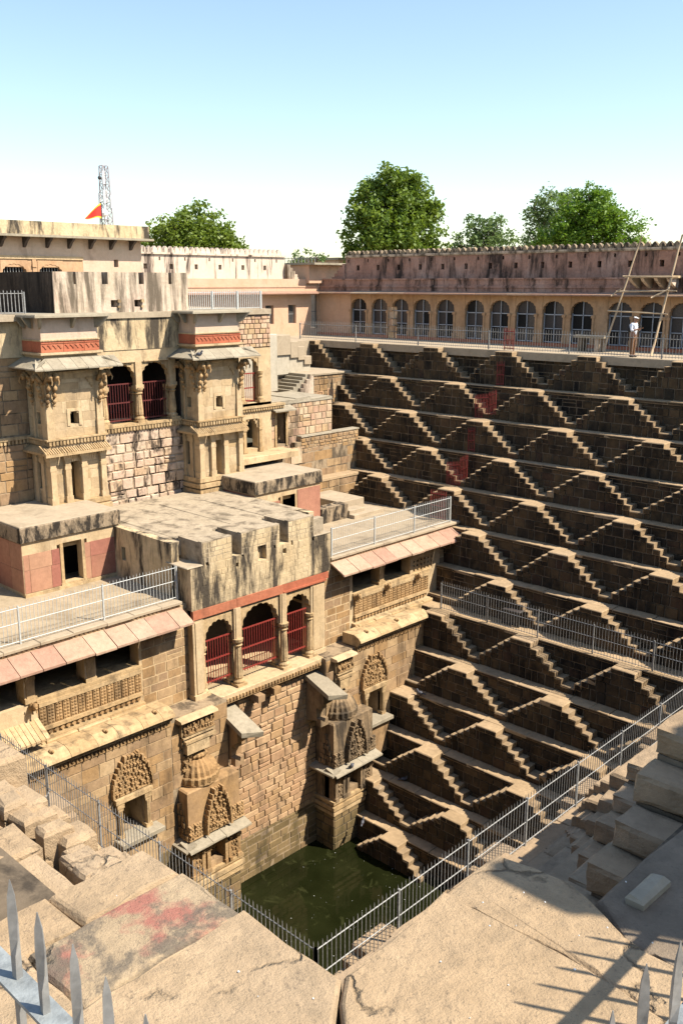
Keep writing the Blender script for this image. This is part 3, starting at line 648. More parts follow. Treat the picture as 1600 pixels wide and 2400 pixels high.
# lotus canopy at the far left
m = MB()
for k in range(14):
    y = -27.3 + k * .16; m.hexa([(10.0, y, -9.75), (10.75, y - .02, -10.12), (10.75, y + .12, -10.12), (10.0, y + .15, -9.75), (10.0, y, -9.68), (10.75, y - .02, -10.05), (10.75, y + .12, -10.05), (10.0, y + .15, -9.68)])
add('lotus_canopy', m, 'sand_trim', low)
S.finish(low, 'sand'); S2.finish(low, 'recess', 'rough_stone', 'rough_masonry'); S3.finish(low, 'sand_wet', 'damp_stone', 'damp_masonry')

# ------------------------------------------------------------------ arcaded pavilion that stands in the middle of the lower front
pav = thing('arcade_pavilion', 'roofed sandstone pavilion with three cusped arches and a battlemented front', 'pavilion', (8.0, -16.1, -11.0))
Y0, Y1 = -19.5, -12.72
m = MB(); holes = [(-18.72, -18.6, -6.2, -6.06), (-17.42, -17.3, -6.52, -6.36), (-17.15, -17.06, -6.2, -6.08), (-16.39, -15.99, -6.51, -5.97), (-15.62, -15.54, -6.2, -6.06), (-15.2, -15.02, -6.5, -6.3), (-14.77, -14.68, -6.25, -6.08), (-13.7, -13.6, -6.3, -6.15)]
wallx(m, XP, .25, Y0 + .1, Y1, -7.66, -6.12, [h for h in holes if h[3] < -6.1] + [(h[0], h[1], h[2], -6.1) for h in holes if h[3] >= -6.1 and h[2] < -6.12])
m.box(XP - 1.3, XP - .25, Y0 + .1, Y1, -7.66, -6.12)
add('front_wall', m, 'plaster_cream', pav)
S = Stones(); masonry(S, (XP, 0, 0), UX, NX, Y0 + .1, Y1, -7.64, -6.14, (.14, .24), (.2, .48), holes, p=(.002, .012), g=.004, b=.008)
for (a, b, t) in ((-18.87, -17.57, -5.32), (-17.14, -15.33, -5.32), (-14.9, -13.6, -5.3)):
    mm = MB(); wallx(mm, XP - .02, .2, a, b, -6.12, t, [h for h in holes if a < h[0] < b and h[3] > -6.1]); mm.box(XP - 1.35, XP - .22, a, b, -6.12, t - .03)
    add('merlon', mm, 'lime_roof', pav)
    masonry(S, (XP - .02, 0, 0), UX, NX, a, b, -6.12, t - .04, (.15, .24), (.2, .45), [h for h in holes if h[3] > -6.1], p=(.002, .012), g=.004, b=.008)
add('shoulder', MB().cbox(XP - 1.2, XP + .03, Y0 - .05, -18.88, -6.14, -6.1, .02), 'lime_flat', pav)
m = MB().box(XP - .4, XP - .1, -13.62, -13.0, -6.12, -5.5); m.cbox(XP - 1.2, XP + .03, -13.6, Y1, -6.14, -6.1, .02); add('shoulder', m, 'lime_roof', pav)
S.finish(pav, 'plaster_cream', 'stone', 'masonry', 260)
m = MB().box(3.0, XP - 1.2, Y0 + .06, Y1 - .06, -6.0, -5.5); m.box(3.0, 8.7, Y0 + .07, Y1 - .07, -5.5, -5.45); add('roof', m, 'lime_roof', pav)
for (a, b, c, d) in ((5.2, 8.9, -18.9, -16.6), (4.2, 8.9, -16.3, -14.9), (5.0, 8.6, -14.6, -13.0)):
    add('roof_patch', MB().cbox(a, b, c, d, -5.5, -5.425, .02, .01), 'lime_roof', pav)
m = MB(); wally(m, Y0, .3, 5.8, XP - .9, -7.35, -5.42, [(6.35, 6.6, -6.6, -6.1)]); add('side_wall', m, 'plaster_cream', pav)
add('window_back', MB().box(6.2, 6.8, Y0 + .3, Y0 + .34, -6.7, -6.0), 'room_shade', pav)
add('side_wall', MB().box(5.8, XP - .9, Y1 - .3, Y1, -7.35, -5.46), 'plaster_cream', pav)
m = MB().box(XP - .1, XP + .035, -19.38, -17.45, -7.99, -7.67); m.box(XP - .1, XP + .045, -17.44, -15.25, -7.99, -7.66); m.box(XP - .1, XP + .03, -15.24, -12.86, -7.93, -7.68); m.box(XP - .1, XP + .07, -15.24, -13.0, -8.0, -7.93)
add('red_band', m, 'red_stone', pav)
m = MB().box(7.4, 7.6, Y0, Y1, -11.0, -7.6); m.box(7.4, XP - .3, Y0, Y0 + .2, -11, -7.6); m.box(7.4, XP - .3, Y1 - .2, Y1, -11, -7.6); m.box(7.4, XP - .35, Y0, Y1, -8.0, -7.7)
add('inner_room', m, 'mesh_shade_dark', pav)  # walls coloured near-black so the room behind the arches looks unlit
add('floor', MB().cbox(7.4, XM - .2, Y0 + .3, -12.95, -11.1, -10.94, .02), 'sand_pale', pav)
m = MB()
for i in range(40): m.box(XM - .22, XM - .16, -19.1 + i * .152, -19.0 + i * .152, -11.2, -11.1); 
m.box(XR, XM - .22, -19.15, -13.0, -11.3, -11.08); add('dentil_frieze', m, 'carved', pav)
for a, b in ((-19.4, -18.95), (-13.78, -13.05)):
    m = MB().box(XP - .5, XP, a, b, -10.95, -7.98); m.box(XP - .5, XP + .06, a - .03, b + .03, -10.95, -10.75); m.box(XP - .3, XP + .03, a + .1, b - .1, -10.7, -8.1); add('pilaster', m, 'sand_pale', pav)
m = MB()
for (u0, u1, uc, w) in ((-18.96, -17.45, -18.25, 1.2), (-17.45, -15.24, -16.33, 1.72), (-15.24, -13.77, -14.42, 1.2)):
    arch_panel(m, lambda u, d, z: (XP - .04 - .3 * d, u, z), u0, u1, -9.15, -7.98, uc, w, .86 if w < 1.5 else .98, n=9, depth=.055)
add('arch_screen', m, 'sand_trim', pav)
for y in (-17.45, -15.24): m = MB(); m.box(XP - .1, XP + .04, y - .16, y + .16, -9.3, -7.99); m.box(XP - .1, XP + .07, y - .1, y + .1, -9.3, -7.995); add('arch_rib', m, 'sand_pale', pav)
def column(par, x, y, z0, z1, r=.13, mat='sand_trim', name='column'):
    H = z1 - z0; m = MB().box(x - r * 1.7, x + r * 1.7, y - r * 1.7, y + r * 1.7, z0, z0 + .1)
    m.lathe((x, y, z0), [(r * 1.55, .1), (r * 1.6, .18), (r * 1.1, .27), (r * 1.3, .33)], 12)
    m.lathe((x, y, z0), [(r * 1.25, .33), (r * 1.28, .45), (r * .95, H - .34), (r * .9, H - .3)], 20, .1)
    m.lathe((x, y, z0), [(r * .9, H - .3), (r * 1.3, H - .24), (r, H - .2), (r * 1.45, H - .1), (r * 1.55, H)], 12)
    return add(name, m, mat, par)
for y in (-17.45, -15.24):
    for x in (XP + .02, XP - .38): column(pav, x, y, -10.94, -9.15)
column(pav, XP - .1, -13.78, -10.94, -9.15, .12); column(pav, XP - .2, -18.9, -10.94, -9.15, .12)
def grille(par, x, y0, y1, z0, z1, rails, sp=.125, mat='red_paint', r=.011):
    for z in rails: add('grille_rail', MB().box(x - .015, x + .015, y0, y1, z - .025, z + .025), mat, par)
    m = MB(); n = int((y1 - y0) / sp)
    for i in range(n + 1): y = y0 + (y1 - y0) * (i + .5) / (n + 1); m.box(x - r, x + r, y - r, y + r, z0, z1)
    add('grille_bars', m, mat, par, kind='stuff')
for a, b in ((-18.85, -17.6), (-17.3, -15.4), (-15.1, -13.9)): grille(pav, XP - .15, a, b, -10.6, -8.95, (-8.95, -9.7, -10.5))
for i, y in enumerate((-16.85, -16.0)):
    add('stub_beam', MB().box(XR, XM + .02 - .1 * i, y - .2, y + .12, -11.62, -11.36, .02), 'sand', pav)

# ------------------------------------------------------------------ kiosks on the terrace
def kiosk(loc, label):
    k = thing('stone_kiosk', label, 'kiosk', loc, 'terrace kiosks'); x, y, z = loc     # loc = front left foot
    Wd = 3.8; D = 3.4; d0, d1 = y + 1.52, y + 2.25
    m = MB(); wallx(m, x, .3, y, y + Wd, z, z + 1.95, [(d0, d1, z + .2, z + 1.65), (y + 1.3, y + 1.45, z + 1.42, z + 1.62), (y + 2.32, y + 2.48, z + 1.42, z + 1.64)])
    wally(m, y, .3, x - D, x - .3, z, z + 1.95); wally(m, y + Wd - .3, .3, x - D, x - .3, z, z + 1.95); add('wall', m, 'sand_pale', k)
    add('dark_interior', MB().box(x - 1.6, x - 1.5, y + .3, y + Wd - .3, z, z + 1.9), 'room_shade', k)
    m = MB(); m.box(x - .31, x - .25, y + 1.3, y + 2.48, z + 1.42, z + 1.64)
    m.box(x - .3, x + .03, d0 - .12, d0, z + .2, z + 1.65); m.box(x - .3, x + .03, d1, d1 + .12, z + .2, z + 1.65); m.box(x - .3, x + .05, d0 - .15, d1 + .15, z + .1, z + .2); m.box(x - .1, x + .07, y - .02, y + Wd, z, z + .12)
    add('door_frame', m, 'sand_trim', k)
    for (a, b) in ((y + .02, d0 - .13), (d1 + .13, y + Wd - .02)):
        u = a; n = 2
        for (z0, z1) in ((.14, .95), (.95, 1.5)):
            u = a + (.22 if rnd.random() < .6 else 0)
            if u > a: add('cladding_slab', MB().box(x - .02, x + .012, a, u - .01, z + z0, z + z1 - .012), 'pink_stone', k)
            while u < b - .05:
                w = min(rnd.uniform(.7, 1.2), b - u); w = b - u if b - u - w < .3 else w; add('cladding_slab', MB().box(x - .02, x + .014 + rnd.uniform(0, .006), u, u + w - .012, z + z0, z + z1 - .012), 'pink_stone', k); u += w
    for i in range(4):
        a = x - D + i * .85
        for (z0, z1) in ((.14, .95), (.95, 1.9)): add('cladding_slab', MB().box(a, a + .84, y - .014, y + .02, z + z0, z + z1 - .012), 'pink_stone', k)
    m = MB().cbox(x - D, x + .09, y - .07, y + Wd + .05, z + 1.93, z + 2.47, .04, .012); add('roof_slab', m, 'lime_black', k)
    add('roof_top', MB().cbox(x - D, x + .06, y - .04, y + Wd + .02, z + 2.4, z + 2.5, .02, .008), 'lime_flat', k)
    return k
k1 = kiosk((5.9, -23.1, -7.3), 'pink sandstone kiosk with open doorway on the left terrace')
copy_tree(k1, (5.9, -12.7, -7.3), 'flat roofed kiosk behind the pavilion roof, mostly hidden, pink end wall')
kl = [o for o in COL.objects if o.type == 'EMPTY' and o.name.startswith('stone_kiosk.')][0]
add('pink_panel', MB().box(5.88, 5.93, -10.3, -8.93, -7.1, -5.5), 'pink_stone', kl)

# ------------------------------------------------------------------ two domed shrines standing in the pool
def shrine(yc, label, bm='sand', cm='carved'):
    X0 = 11.4; s = thing('domed_shrine', label, 'shrine', (10.9, yc, -19.5), 'pool shrines'); a, b = yc - 1.12, yc + 1.12
    m = MB().cbox(XR - .1, X0, a, b, -15.4, -13.52, .05, .01); add('body', m, bm, s)
    add('plinth', MB().box(XR - .1, X0 - .02, a + .03, b - .03, -20, -17.4), 'mortar_dark', s)
    st = Stones(); masonry(st, (X0 - .02, 0, 0), UX, NX, a + .03, b - .03, -19.9, -17.4, (.26, .4), (.35, .8), p=(.01, .04)); masonry(st, (0, a + .03, 0), (1, 0, 0), (0, -1, 0), XR, X0, -19.9, -17.4, (.26, .4), (.3, .6), p=(.01, .04))
    st.finish(s, 'sand_wet', 'damp_stone')
    m = MB()
    for (e, z0, z1) in ((.1, -17.45, -17.3), (.03, -17.3, -17.22), (.14, -17.22, -17.05), (.06, -17.05, -16.95), (.12, -16.95, -16.82)): m.box(XR - .1, X0 + e - .04, a - e + .04, b + e - .04, z0, z1)
    add('base_moulding', m, 'sand_trim', s)
    m = MB(); wallx(m, X0 - .05, .5, a + .04, b - .04, -16.85, -15.4, [(yc - .25, yc + .35, -16.6, -15.7)]); m.box(XR, X0 - .3, a + .04, a + .3, -16.9, -15.4); m.box(XR, X0 - .3, b - .3, b - .04, -16.9, -15.4); m.box(XR, XR + .4, a, b, -16.9, -15.4)
    add('lower_wall', m, bm, s); add('dark_interior', MB().box(X0 - .62, X0 - .58, yc - .4, yc + .5, -16.8, -15.5), 'sand_wet', s)
    m = MB()
    for y in (a + .12, a + .55, yc - .35, yc + .45, b - .55, b - .12): m.box(X0 - .1, X0 + .06, y - .07, y + .07, -16.82, -15.5); m.box(X0 - .1, X0 + .1, y - .1, y + .1, -16.0, -15.9); m.box(X0 - .1, X0 + .1, y - .1, y + .1, -16.85, -16.7)
    relief(m, X0 - .04, b - .6, b - .05, -16.8, -16.1, False, 4, (.04, .12), 41); relief(m, X0 - .04, a + .05, a + .5, -16.8, -16.2, False, 3, (.03, .1), 42)
    add('pilasters', m, cm, s)
    for i, (p, q) in enumerate(((a - .25, yc - .42), (yc - .4, yc + .15), (yc + .17, b + .18))):
        d = rnd.uniform(-.02, .02); add('eave_slab', MB().hexa([(X0 - .2, p, -15.42), (X0 + .42 + d, p, -15.56), (X0 + .42 + d, q, -15.56), (X0 - .2, q, -15.42), (X0 - .2, p, -15.34), (X0 + .4, p, -15.49), (X0 + .42 + d, q, -15.49), (X0 - .2, q, -15.34)]), 'slab_grey', s)
    add('eave_slab', MB().hexa([(XR, a - .36, -15.56), (X0 + .3, a - .36, -15.56), (X0 + .3, a + .1, -15.4), (XR, a + .1, -15.4), (XR, a - .36, -15.49), (X0 + .3, a - .36, -15.49), (X0 + .3, a + .1, -15.33), (XR, a + .1, -15.33)]), 'slab_grey', s)
    m = MB(); relief(m, X0, yc - .45, yc + .6, -15.3, -13.72, True, 9, (.06, .2), 51); add('pediment', m, cm, s)
    for y in (a + .25, b - .12): m = MB(); relief(m, X0 - .02, y - .28, y + .28, -15.32, -14.75, False, 4, (.06, .16), 61); add('small_shrine_relief', m, cm, s)
    m = MB()
    for i in range(6):
        for q in range(6 - i): m.box(XR + .3 + i * .06 + q * .13, XR + .4 + i * .06 + q * .13, a - rnd.uniform(.04, .12), a + .02, -15.3 + i * .22, -15.12 + i * .22)
    add('side_pediment', m, cm, s)
    dc = (10.7, yc - .2, -13.53)
    m = MB().lathe(dc, [(.7, 0), (.77, .02), (.78, .08)], 24); m.lathe(dc, [(.78, .08), (.8, .1), (.83, .3), (.8, .34)], 44, .06); m.lathe(dc, [(.76, .34), (.73, .5), (.61, .68), (.42, .82), (.34, .85)], 44, .08)
    add('dome', m, cm, s)
    m = MB().lathe(dc, [(.26, .83), (.4, .88), (.43, .95), (.4, 1.02), (.3, 1.07)], 32, .1); add('ribbed_ring', m, cm, s)
    m = MB().lathe(dc, [(.24, 1.03), (.16, 1.1), (.13, 1.16), (.15, 1.22), (.08, 1.3), (.02, 1.33)], 12); add('finial', m, cm, s, smooth=True)
    # sloping slab on a wall bracket
    mir = 1 if yc < -16 else -1; p = yc + (1.05 if mir > 0 else -1.72); q = p + .72
    m = MB().hexa([(10.2, p, -11.62), (11.75, p - .04, -12.14), (12.0, q, -12.26), (10.2, q, -11.62), (10.2, p, -11.42), (11.75, p - .04, -11.96), (12.05, q, -12.06), (10.2, q, -11.42)]); add('canopy_slab', m, 'slab_grey', s)
    m = MB().prism([(10.2, p + .1, -11.6), (11.35, p + .1, -12.0), (11.35, p + .1, -12.5), (10.95, p + .1, -12.8), (10.95, p + .1, -13.3), (10.2, p + .1, -13.5)], (0, .5, 0)); m.box(10.95, 11.2, p + .1, p + .5, -13.5, -13.2); m.box(10.95, 11.15, p + .15, p + .45, -12.8, -12.65); add('canopy_bracket', m, bm, s)
    return s
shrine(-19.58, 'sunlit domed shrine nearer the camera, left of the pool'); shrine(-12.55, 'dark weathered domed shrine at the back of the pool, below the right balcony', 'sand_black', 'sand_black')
# ------------------------------------------------------------------ upper palace wall (faces +X at x = 2.6)
up = thing('upper_palace', 'cream stained upper palace wall with cusped arcade between two oriel towers', 'palace', (2.0, -16.1, -5.6))
XU = 2.6
m = MB().box(XU - .5, XU, -18.4, -13.7, -5.8, -2.5); add('wall_core', m, 'mortar_patch', up)
S = Stones()
masonry(S, (XU, 0, 0), UX, NX, -18.4, -13.7, -5.75, -3.1, (.24, .5), (.26, .75), p=(.01, .07), b=.035, g=.014)
masonry(S, (XU, 0, 0), UX, NX, -18.4, -13.7, -3.1, -2.6, (.4, .5), (.6, 1.2), p=(.01, .03)); S.finish(up, 'washed', 'washed_stone')
m = MB().box(XU - .4, XU + .16, -18.4, -13.7, -2.42, -2.32); m.box(XU - .4, XU + .08, -18.4, -13.7, -2.62, -2.42)
for i in range(32): m.box(XU + .08, XU + .14, -18.38 + i * .147, -18.29 + i * .147, -2.58, -2.43)
add('arcade_ledge', m, 'sand_trim', up)
m = MB().box(-1.0, XU, -18.6, -13.6, -2.5, -2.34); m.box(-1.0, -.8, -18.6, -13.6, -2.4, .3); m.box(-1.0, XU - .3, -18.6, -13.6, .14, .3); m.box(-1., XU - .1, -18.6, -18.4, -2.4, .3); m.box(-1., XU - .1, -13.8, -13.6, -2.4, .3)
add('inner_room', m, 'mesh_shade_dark', up)  # near-black colour stands for the shade behind the arcade
m = MB()
for uc in (-18.3, -16.68, -15.03): arch_panel(m, lambda u, d, z: (XU - .05 - .25 * d, u, z), uc - .83, uc + .82, -.8, .12, uc, 1.34, .84, n=9, depth=.045)
add('arch_screen', m, 'sand_trim', up)
for y in (-17.5, -15.86, -14.21): m = MB(); m.box(XU - .2, XU + .02, y - .15, y + .15, -.85, .14); m.box(XU - .2, XU + .05, y - .19, y + .19, -.95, -.8); add('arch_rib', m, 'sand_pale', up)
for y in (-17.5, -15.86, -14.21):
    for x in (XU - .08, XU - .45): column(up, x, y, -2.33, -.9, .13)
for a, b in ((-18.3, -17.65), (-17.35, -16.0), (-15.7, -14.35)): grille(up, XU - .3, a, b, -2.25, -.72, (-.75, -1.5, -2.2), mat='red_dark')
m = MB().box(XU - .5, XU, -18.6, -13.5, .12, .62); m.box(XU - .3, XU + .04, -17.25, -16.1, .12, .17); m.box(XU - .3, XU + .04, -15.6, -14.4, .12, .17); add('lintel_band', m, 'sand_pale', up)
add('stained_wall', MB().box(XU - .5, XU + .03, -18.6, -13.5, .62, 2.1), 'plaster_cream', up)
sl_ = [(-18.56, -18.45), (-17.35, -17.08), (-15.68, -15.44), (-14.25, -14.1)]
m = MB(); wallx(m, XU + .06, .45, -19.4, -13.3, 2.08, 3.6, [(a, b, 3.15, 3.7) for a, b in sl_] + [(-17.0, -16.72, 2.28, 2.55), (-15.93, -15.65, 2.28, 2.55)]); add('parapet', m, 'plaster_grey', up)
m = MB()
for y in (-16.68, -15.61): m.box(XU, XU + .16, y - .04, y + .08, 2.45, 2.57); m.box(XU, XU + .14, y - .04, y + .06, 2.25, 2.33)
add('hole_brackets', m, 'sand_trim', up); add('dark_interior', MB().box(XU - .5, XU - .4, -17.1, -15.5, 2.2, 2.6), 'room_shade', up)
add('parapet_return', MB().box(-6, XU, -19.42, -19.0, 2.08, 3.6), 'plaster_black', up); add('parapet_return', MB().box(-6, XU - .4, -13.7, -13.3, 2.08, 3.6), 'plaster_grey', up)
add('roof_terrace', MB().box(-8, XU + .1, -31, -8.76, 1.85, 2.08), 'lime_flat', up)
# wall left of the first tower
S = Stones(); XL = 2.35
add('wall_core', MB().box(XL - .6, XL, -31, -20.6, -5.6, 1.9), 'mortar', up)
masonry(S, (XL, 0, 0), UX, NX, -27, -20.6, -4.85, -2.62, (.3, .5), (.35, .9), p=(.01, .05)); masonry(S, (XL, 0, 0), UX, NX, -27, -20.6, -2.3, .55, (.35, .5), (.5, 1.1), p=(.005, .02), g=.007); S.finish(up, 'sand', 'stone', 'masonry', 120)
add('plaster_wall', MB().box(XL - .5, XL + .04, -27, -20.6, .55, 1.86), 'plaster_cream', up)
m = MB().box(XL - .3, XL + .12, -27, -20.6, -2.45, -2.33)
for i in range(40): m.box(XL, XL + .09, -26.5 + i * .15, -26.41 + i * .15, -2.6, -2.45)
add('wall_ledge', m, 'sand_trim', up)
# wall right of the second tower
hs = [(-10.55, -9.5, -2.05, -.05), (-10.3, -9.6, -4.15, -2.78)]
m = MB(); wallx(m, XU, .4, -11.6, -8.76, -5.6, .37, hs); add('pier_wall', m, 'sand_pale', up)
add('wall_core', MB().box(XU - .6, XU - .01, -11.6, -8.76, .37, 2.0), 'mortar_dark', up)
S = Stones(); masonry(S, (XU, 0, 0), UX, NX, -11.6, -8.76, .4, 2.02, (.13, .24), (.16, .4), p=(.01, .04), g=.01, b=.014); masonry(S, (0, 0, 0), (-1, 0, 0), (0, 1, 0), -XU, -XU + .6, .4, 2.02, p=(.01, .02)); S.finish(up, 'rubble', 'rubble_stone', 'rubble_masonry', 120)
m = MB(); arch_panel(m, lambda u, d, z: (XU - .02 - .2 * d, u, z), -10.6, -9.4, -.7, .0, -10.0, .95, .6, n=7, depth=.04); add('arch_screen', m, 'sand_trim', up)
column(up, XU + .0, -9.42, -2.05, -.65, .1); column(up, XU + .0, -10.5, -2.05, -.65, .1)
grille(up, XU - .2, -10.4, -9.5, -2.0, -.72, (-.75, -1.4, -1.98))
m = MB().box(-.5, XU, -11.4, -8.76, -2.3, -2.08); m.box(-.3, 0.3, -11.4, -8.8, -2.2, .4); add('back_room', m, 'sand_pale', up)
m = MB().box(XU - .3, XU + .14, -11.2, -8.0, -2.3, -2.2); m.box(XU - .3, XU + .06, -11.2, -8.0, -2.45, -2.3)
for i in range(21): m.box(XU + .05, XU + .11, -11.1 + i * .147, -11.01 + i * .147, -2.42, -2.3)
add('ledge', m, 'sand_trim', up)
m = MB()
for k, (w, z) in enumerate(((.3, -3.2), (.22, -3.02), (.14, -2.88), (.07, -2.78))):
    m.box(XU - .3, XU - .02, -10.35, -9.95 - w, z, z + .2); m.box(XU - .3, XU - .02, -9.95 + w, -9.55, z, z + .2)
add('corbel_arch', m, 'sand_trim', up)
m = MB().box(XU - 1.5, XU - 1.4, -10.6, -9.3, -4.3, -2.6); add('dark_interior', m, 'mesh_shade_dark', up)
for y in (-10.42, -9.48):
    m = MB(); m.box(XU - .1, XU + .07, y - .08, y + .08, -4.2, -2.8); m.box(XU - .1, XU + .11, y - .12, y + .12, -4.3, -4.1); m.box(XU - .1, XU + .1, y - .11, y + .11, -3.3, -3.2); add('pilaster', m, 'sand_trim', up)
XD = 2.3; m = MB(); wallx(m, XD, .4, -8.78, -4.5, -4.6, -2.3, [(-8.2, -7.63, -4.22, -2.74)]); add('side_building_wall', m, 'mortar', up)
S = Stones(); masonry(S, (XD, 0, 0), UX, NX, -8.78, -4.5, -4.6, -2.35, (.2, .42), (.22, .6), [(-8.3, -7.55, -4.3, -2.6)], p=(.01, .035)); S.finish(up, 'rubble', 'rubble_stone', 'rubble_masonry', 80)
m = MB().box(XD - .1, XD + .05, -8.32, -8.2, -4.3, -2.7); m.box(XD - .1, XD + .05, -7.63, -7.5, -4.3, -2.7); m.box(XD - .1, XD + .06, -8.35, -7.45, -2.74, -2.6); add('door_frame', m, 'sand_trim', up)
add('dark_interior', MB().box(XD - 1.2, XD - 1.1, -8.5, -7.3, -4.4, -2.4), 'room_shade', up)
add('door_canopy', MB().hexa([(XD, -8.75, -2.42), (XD + .55, -8.7, -2.6), (XD + .55, -7.4, -2.6), (XD, -7.35, -2.42), (XD, -8.75, -2.36), (XD + .55, -8.7, -2.54), (XD + .55, -7.4, -2.54), (XD, -7.35, -2.36)]), 'slab_grey', up)
m = MB()
for (a, b, t) in ((-8.76, -7.0, -2.15), (-7.0, -6.0, -2.1), (-6.0, -4.5, -2.2)): m.cbox(-.7, XD + .06, a, b - .01, -2.35, t, .02, .02)
add('roof_slabs', m, 'slab_grey', up)
m = MB().cbox(XU - .4, 3.6, -11.4, -8.0, -4.6, -4.32, .02); add('lower_ledge', m, 'sand_pale', up)
# ------------------------------------------------------------------ oriel towers
def tower(loc, label):
    t = thing('oriel_tower', label, 'tower', loc, 'oriel towers'); X, yc, _ = loc; F = X + .0; a, b = yc - 1.17, yc + 1.17; B = 2.0
    m = MB()
    for (e, z0, z1) in ((.1, -5.8, -5.3), (.02, -5.3, -5.22), (.12, -5.22, -5.05), (.04, -5.05, -4.98), (.08, -4.98, -4.8)): m.box(B, F + e, a - e, b + e, z0, z1)
    add('base_moulding', m, 'sand_trim', t)
    d = (yc - .33, yc + .1, -4.8, -3.3); m = MB(); wallx(m, F - .1, .45, a + .05, b - .05, -4.8, -2.6, [d]); wally(m, a + .05, .4, B, F - .55, -4.8, -2.6, [(2.75, 3.1, -4.3, -3.3)]); m.box(B, F - .5, b - .45, b - .05, -4.8, -2.6); m.box(B, F, a + .1, b - .1, -2.75, -2.6); m.box(B, B + .3, a + .2, b - .2, -4.8, -2.6)
    add('lower_wall', m, 'sand_pale', t)
    m = MB(); wallx(m, 2.75, .08, a + .5, b - .5, -4.8, -2.7, [(yc - .2 + i * .14, yc - .12 + i * .14, -4.6 + k * .22, -4.48 + k * .22) for i in range(3) for k in range(8)]); add('pierced_screen', m, 'sand_trim', t)
    st = Stones(); wh = (yc - .32, yc + .28, -2.0, -1.3)
    masonry(st, (F - .1, 0, 0), UX, NX, a + .2, b - .2, -4.8, -2.8, (.3, .5), (.3, .6), [(yc - .4, yc + .16, -4.8, -3.2)], p=(.002, .012), g=.004, b=.006)
    masonry(st, (F - .06, 0, 0), UX, NX, a + .27, b - .29, -2.36, -.2, (.26, .45), (.35, .8), [wh], p=(.002, .012), g=.004, b=.006)
    masonry(st, (0, a + .06, 0), (1, 0, 0), (0, -1, 0), 2.0, F - .3, -2.36, .2, (.26, .45), (.35, .7), [(2.93, 3.22, -1.9, -1.38)], p=(.002, .012), g=.004, b=.006)
    masonry(st, (0, a + .05, 0), (1, 0, 0), (0, -1, 0), 2.0, F - .1, -4.8, -2.8, (.3, .5), (.35, .7), [(2.7, 3.12, -4.35, -3.25)], p=(.002, .012), g=.004, b=.006)
    st.finish(t, 'sand_block', 'ashlar_block')
    def pillar(y, w=.11, x=F):
        m = MB()
        for (q, z0, z1) in ((1.25, -4.8, -4.55), (1., -4.55, -3.55), (1.2, -3.55, -3.42), (1., -3.42, -3.2), (1.3, -3.2, -3.1), (1.55, -3.1, -2.95), (1.15, -2.95, -2.75)): m.box(x - .3, x + .04 * q, y - w * q, y + w * q, z0, z1)
        add('pillar', m, 'sand_pale', t)
    for y in (a + .1, yc - .46, yc + .23, b - .12): pillar(y)
    m = MB()
    for x in (2.7, 3.2): 
        for (q, z0, z1) in ((1.25, -4.8, -4.55), (1., -4.55, -3.3), (1.4, -3.3, -3.1), (1.1, -3.1, -2.75)): m.box(x - .1 * q, x + .1 * q, a - .02 * q, a + .1, z0, z1)
    add('side_pillars', m, 'sand_pale', t)
    # small ribbed eave
    for (q0, q1) in ((a - .3, a + .55), (a + .57, b + .1)):
        m = MB(); n = int((q1 - q0) / .09)
        for i in range(n):
            y0 = q0 + (q1 - q0) * i / n; y1 = q0 + (q1 - q0) * (i + 1) / n - .008; m.hexa([(F - .2, y0, -2.66), (F + .3, y0, -2.92), (F + .3, y1, -2.92), (F - .2, y1, -2.66), (F - .2, y0 + .02, -2.58), (F + .3, y0 + .02, -2.84), (F + .3, y1 - .02, -2.84), (F - .2, y1 - .02, -2.58)])
        m.box(F + .25, F + .31, q0, q1, -2.97, -2.87); add('ribbed_eave', m, 'sand_trim', t)
    m = MB().hexa([(B, a - .3, -2.92), (F + .3, a - .3, -2.92), (F + .0, a + .1, -2.66), (B, a + .1, -2.66), (B, a - .3, -2.84), (F + .3, a - .3, -2.84), (F + .0, a + .1, -2.58), (B, a + .1, -2.58)]); add('ribbed_eave', m, 'sand_trim', t)
    m = MB().box(B, F + .04, a - .04, b + .04, -2.62, -2.4); m.box(B, F + .12, a - .12, b + .1, -2.42, -2.36)
    for i in range(17): y = a - .02 + i * .142; m.box(F, F + .1, y, y + .09, -2.58, -2.44)
    for i in range(9): x = 2.4 + i * .145; m.box(x, x + .09, a - .1, a, -2.58, -2.44)
    add('frieze', m, 'sand_trim', t)
    w = (yc - .2, yc + .16, -1.9, -1.42); m = MB(); wallx(m, F - .06, .35, a + .06, b - .06, -2.4, .3, [w]); wally(m, a + .06, .3, B, F - .41, -2.4, .3, [(2.95, 3.2, -1.85, -1.42)]); m.box(B, F - .41, b - .36, b - .06, -2.4, .3); m.box(B, F - .1, a + .1, b - .1, .1, .5); m.box(B, B + .2, a + .2, b - .2, -2.4, .2)
    add('upper_wall', m, 'sand_pale', t)
    m = MB()
    for (y0, y1) in ((w[0] - .12, w[0]), (w[1], w[1] + .12)): m.box(F - .1, F - .03, y0, y1, w[2] - .05, w[3] + .1)
    m.box(F - .1, F - .03, w[0], w[1], w[3], w[3] + .1); m.box(F - .08, F - .06, w[0], w[0] + .06, w[3] - .07, w[3]); m.box(F - .08, F - .06, w[1] - .06, w[1], w[3] - .07, w[3]); add('window_frame', m, 'sand_pale', t)
    add('dark_interior', MB().box(2.6, 2.65, a + .4, b - .4, -2.2, -.9), 'room_shade', t)
    for y in (a + .12, b - .14): m = MB(); m.box(F - .2, F + .02, y - .13, y + .13, -2.38, -1.0); m.box(F - .2, F + .05, y - .15, y + .15, -2.38, -1.75); add('corner_pilaster', m, 'sand_pale', t)
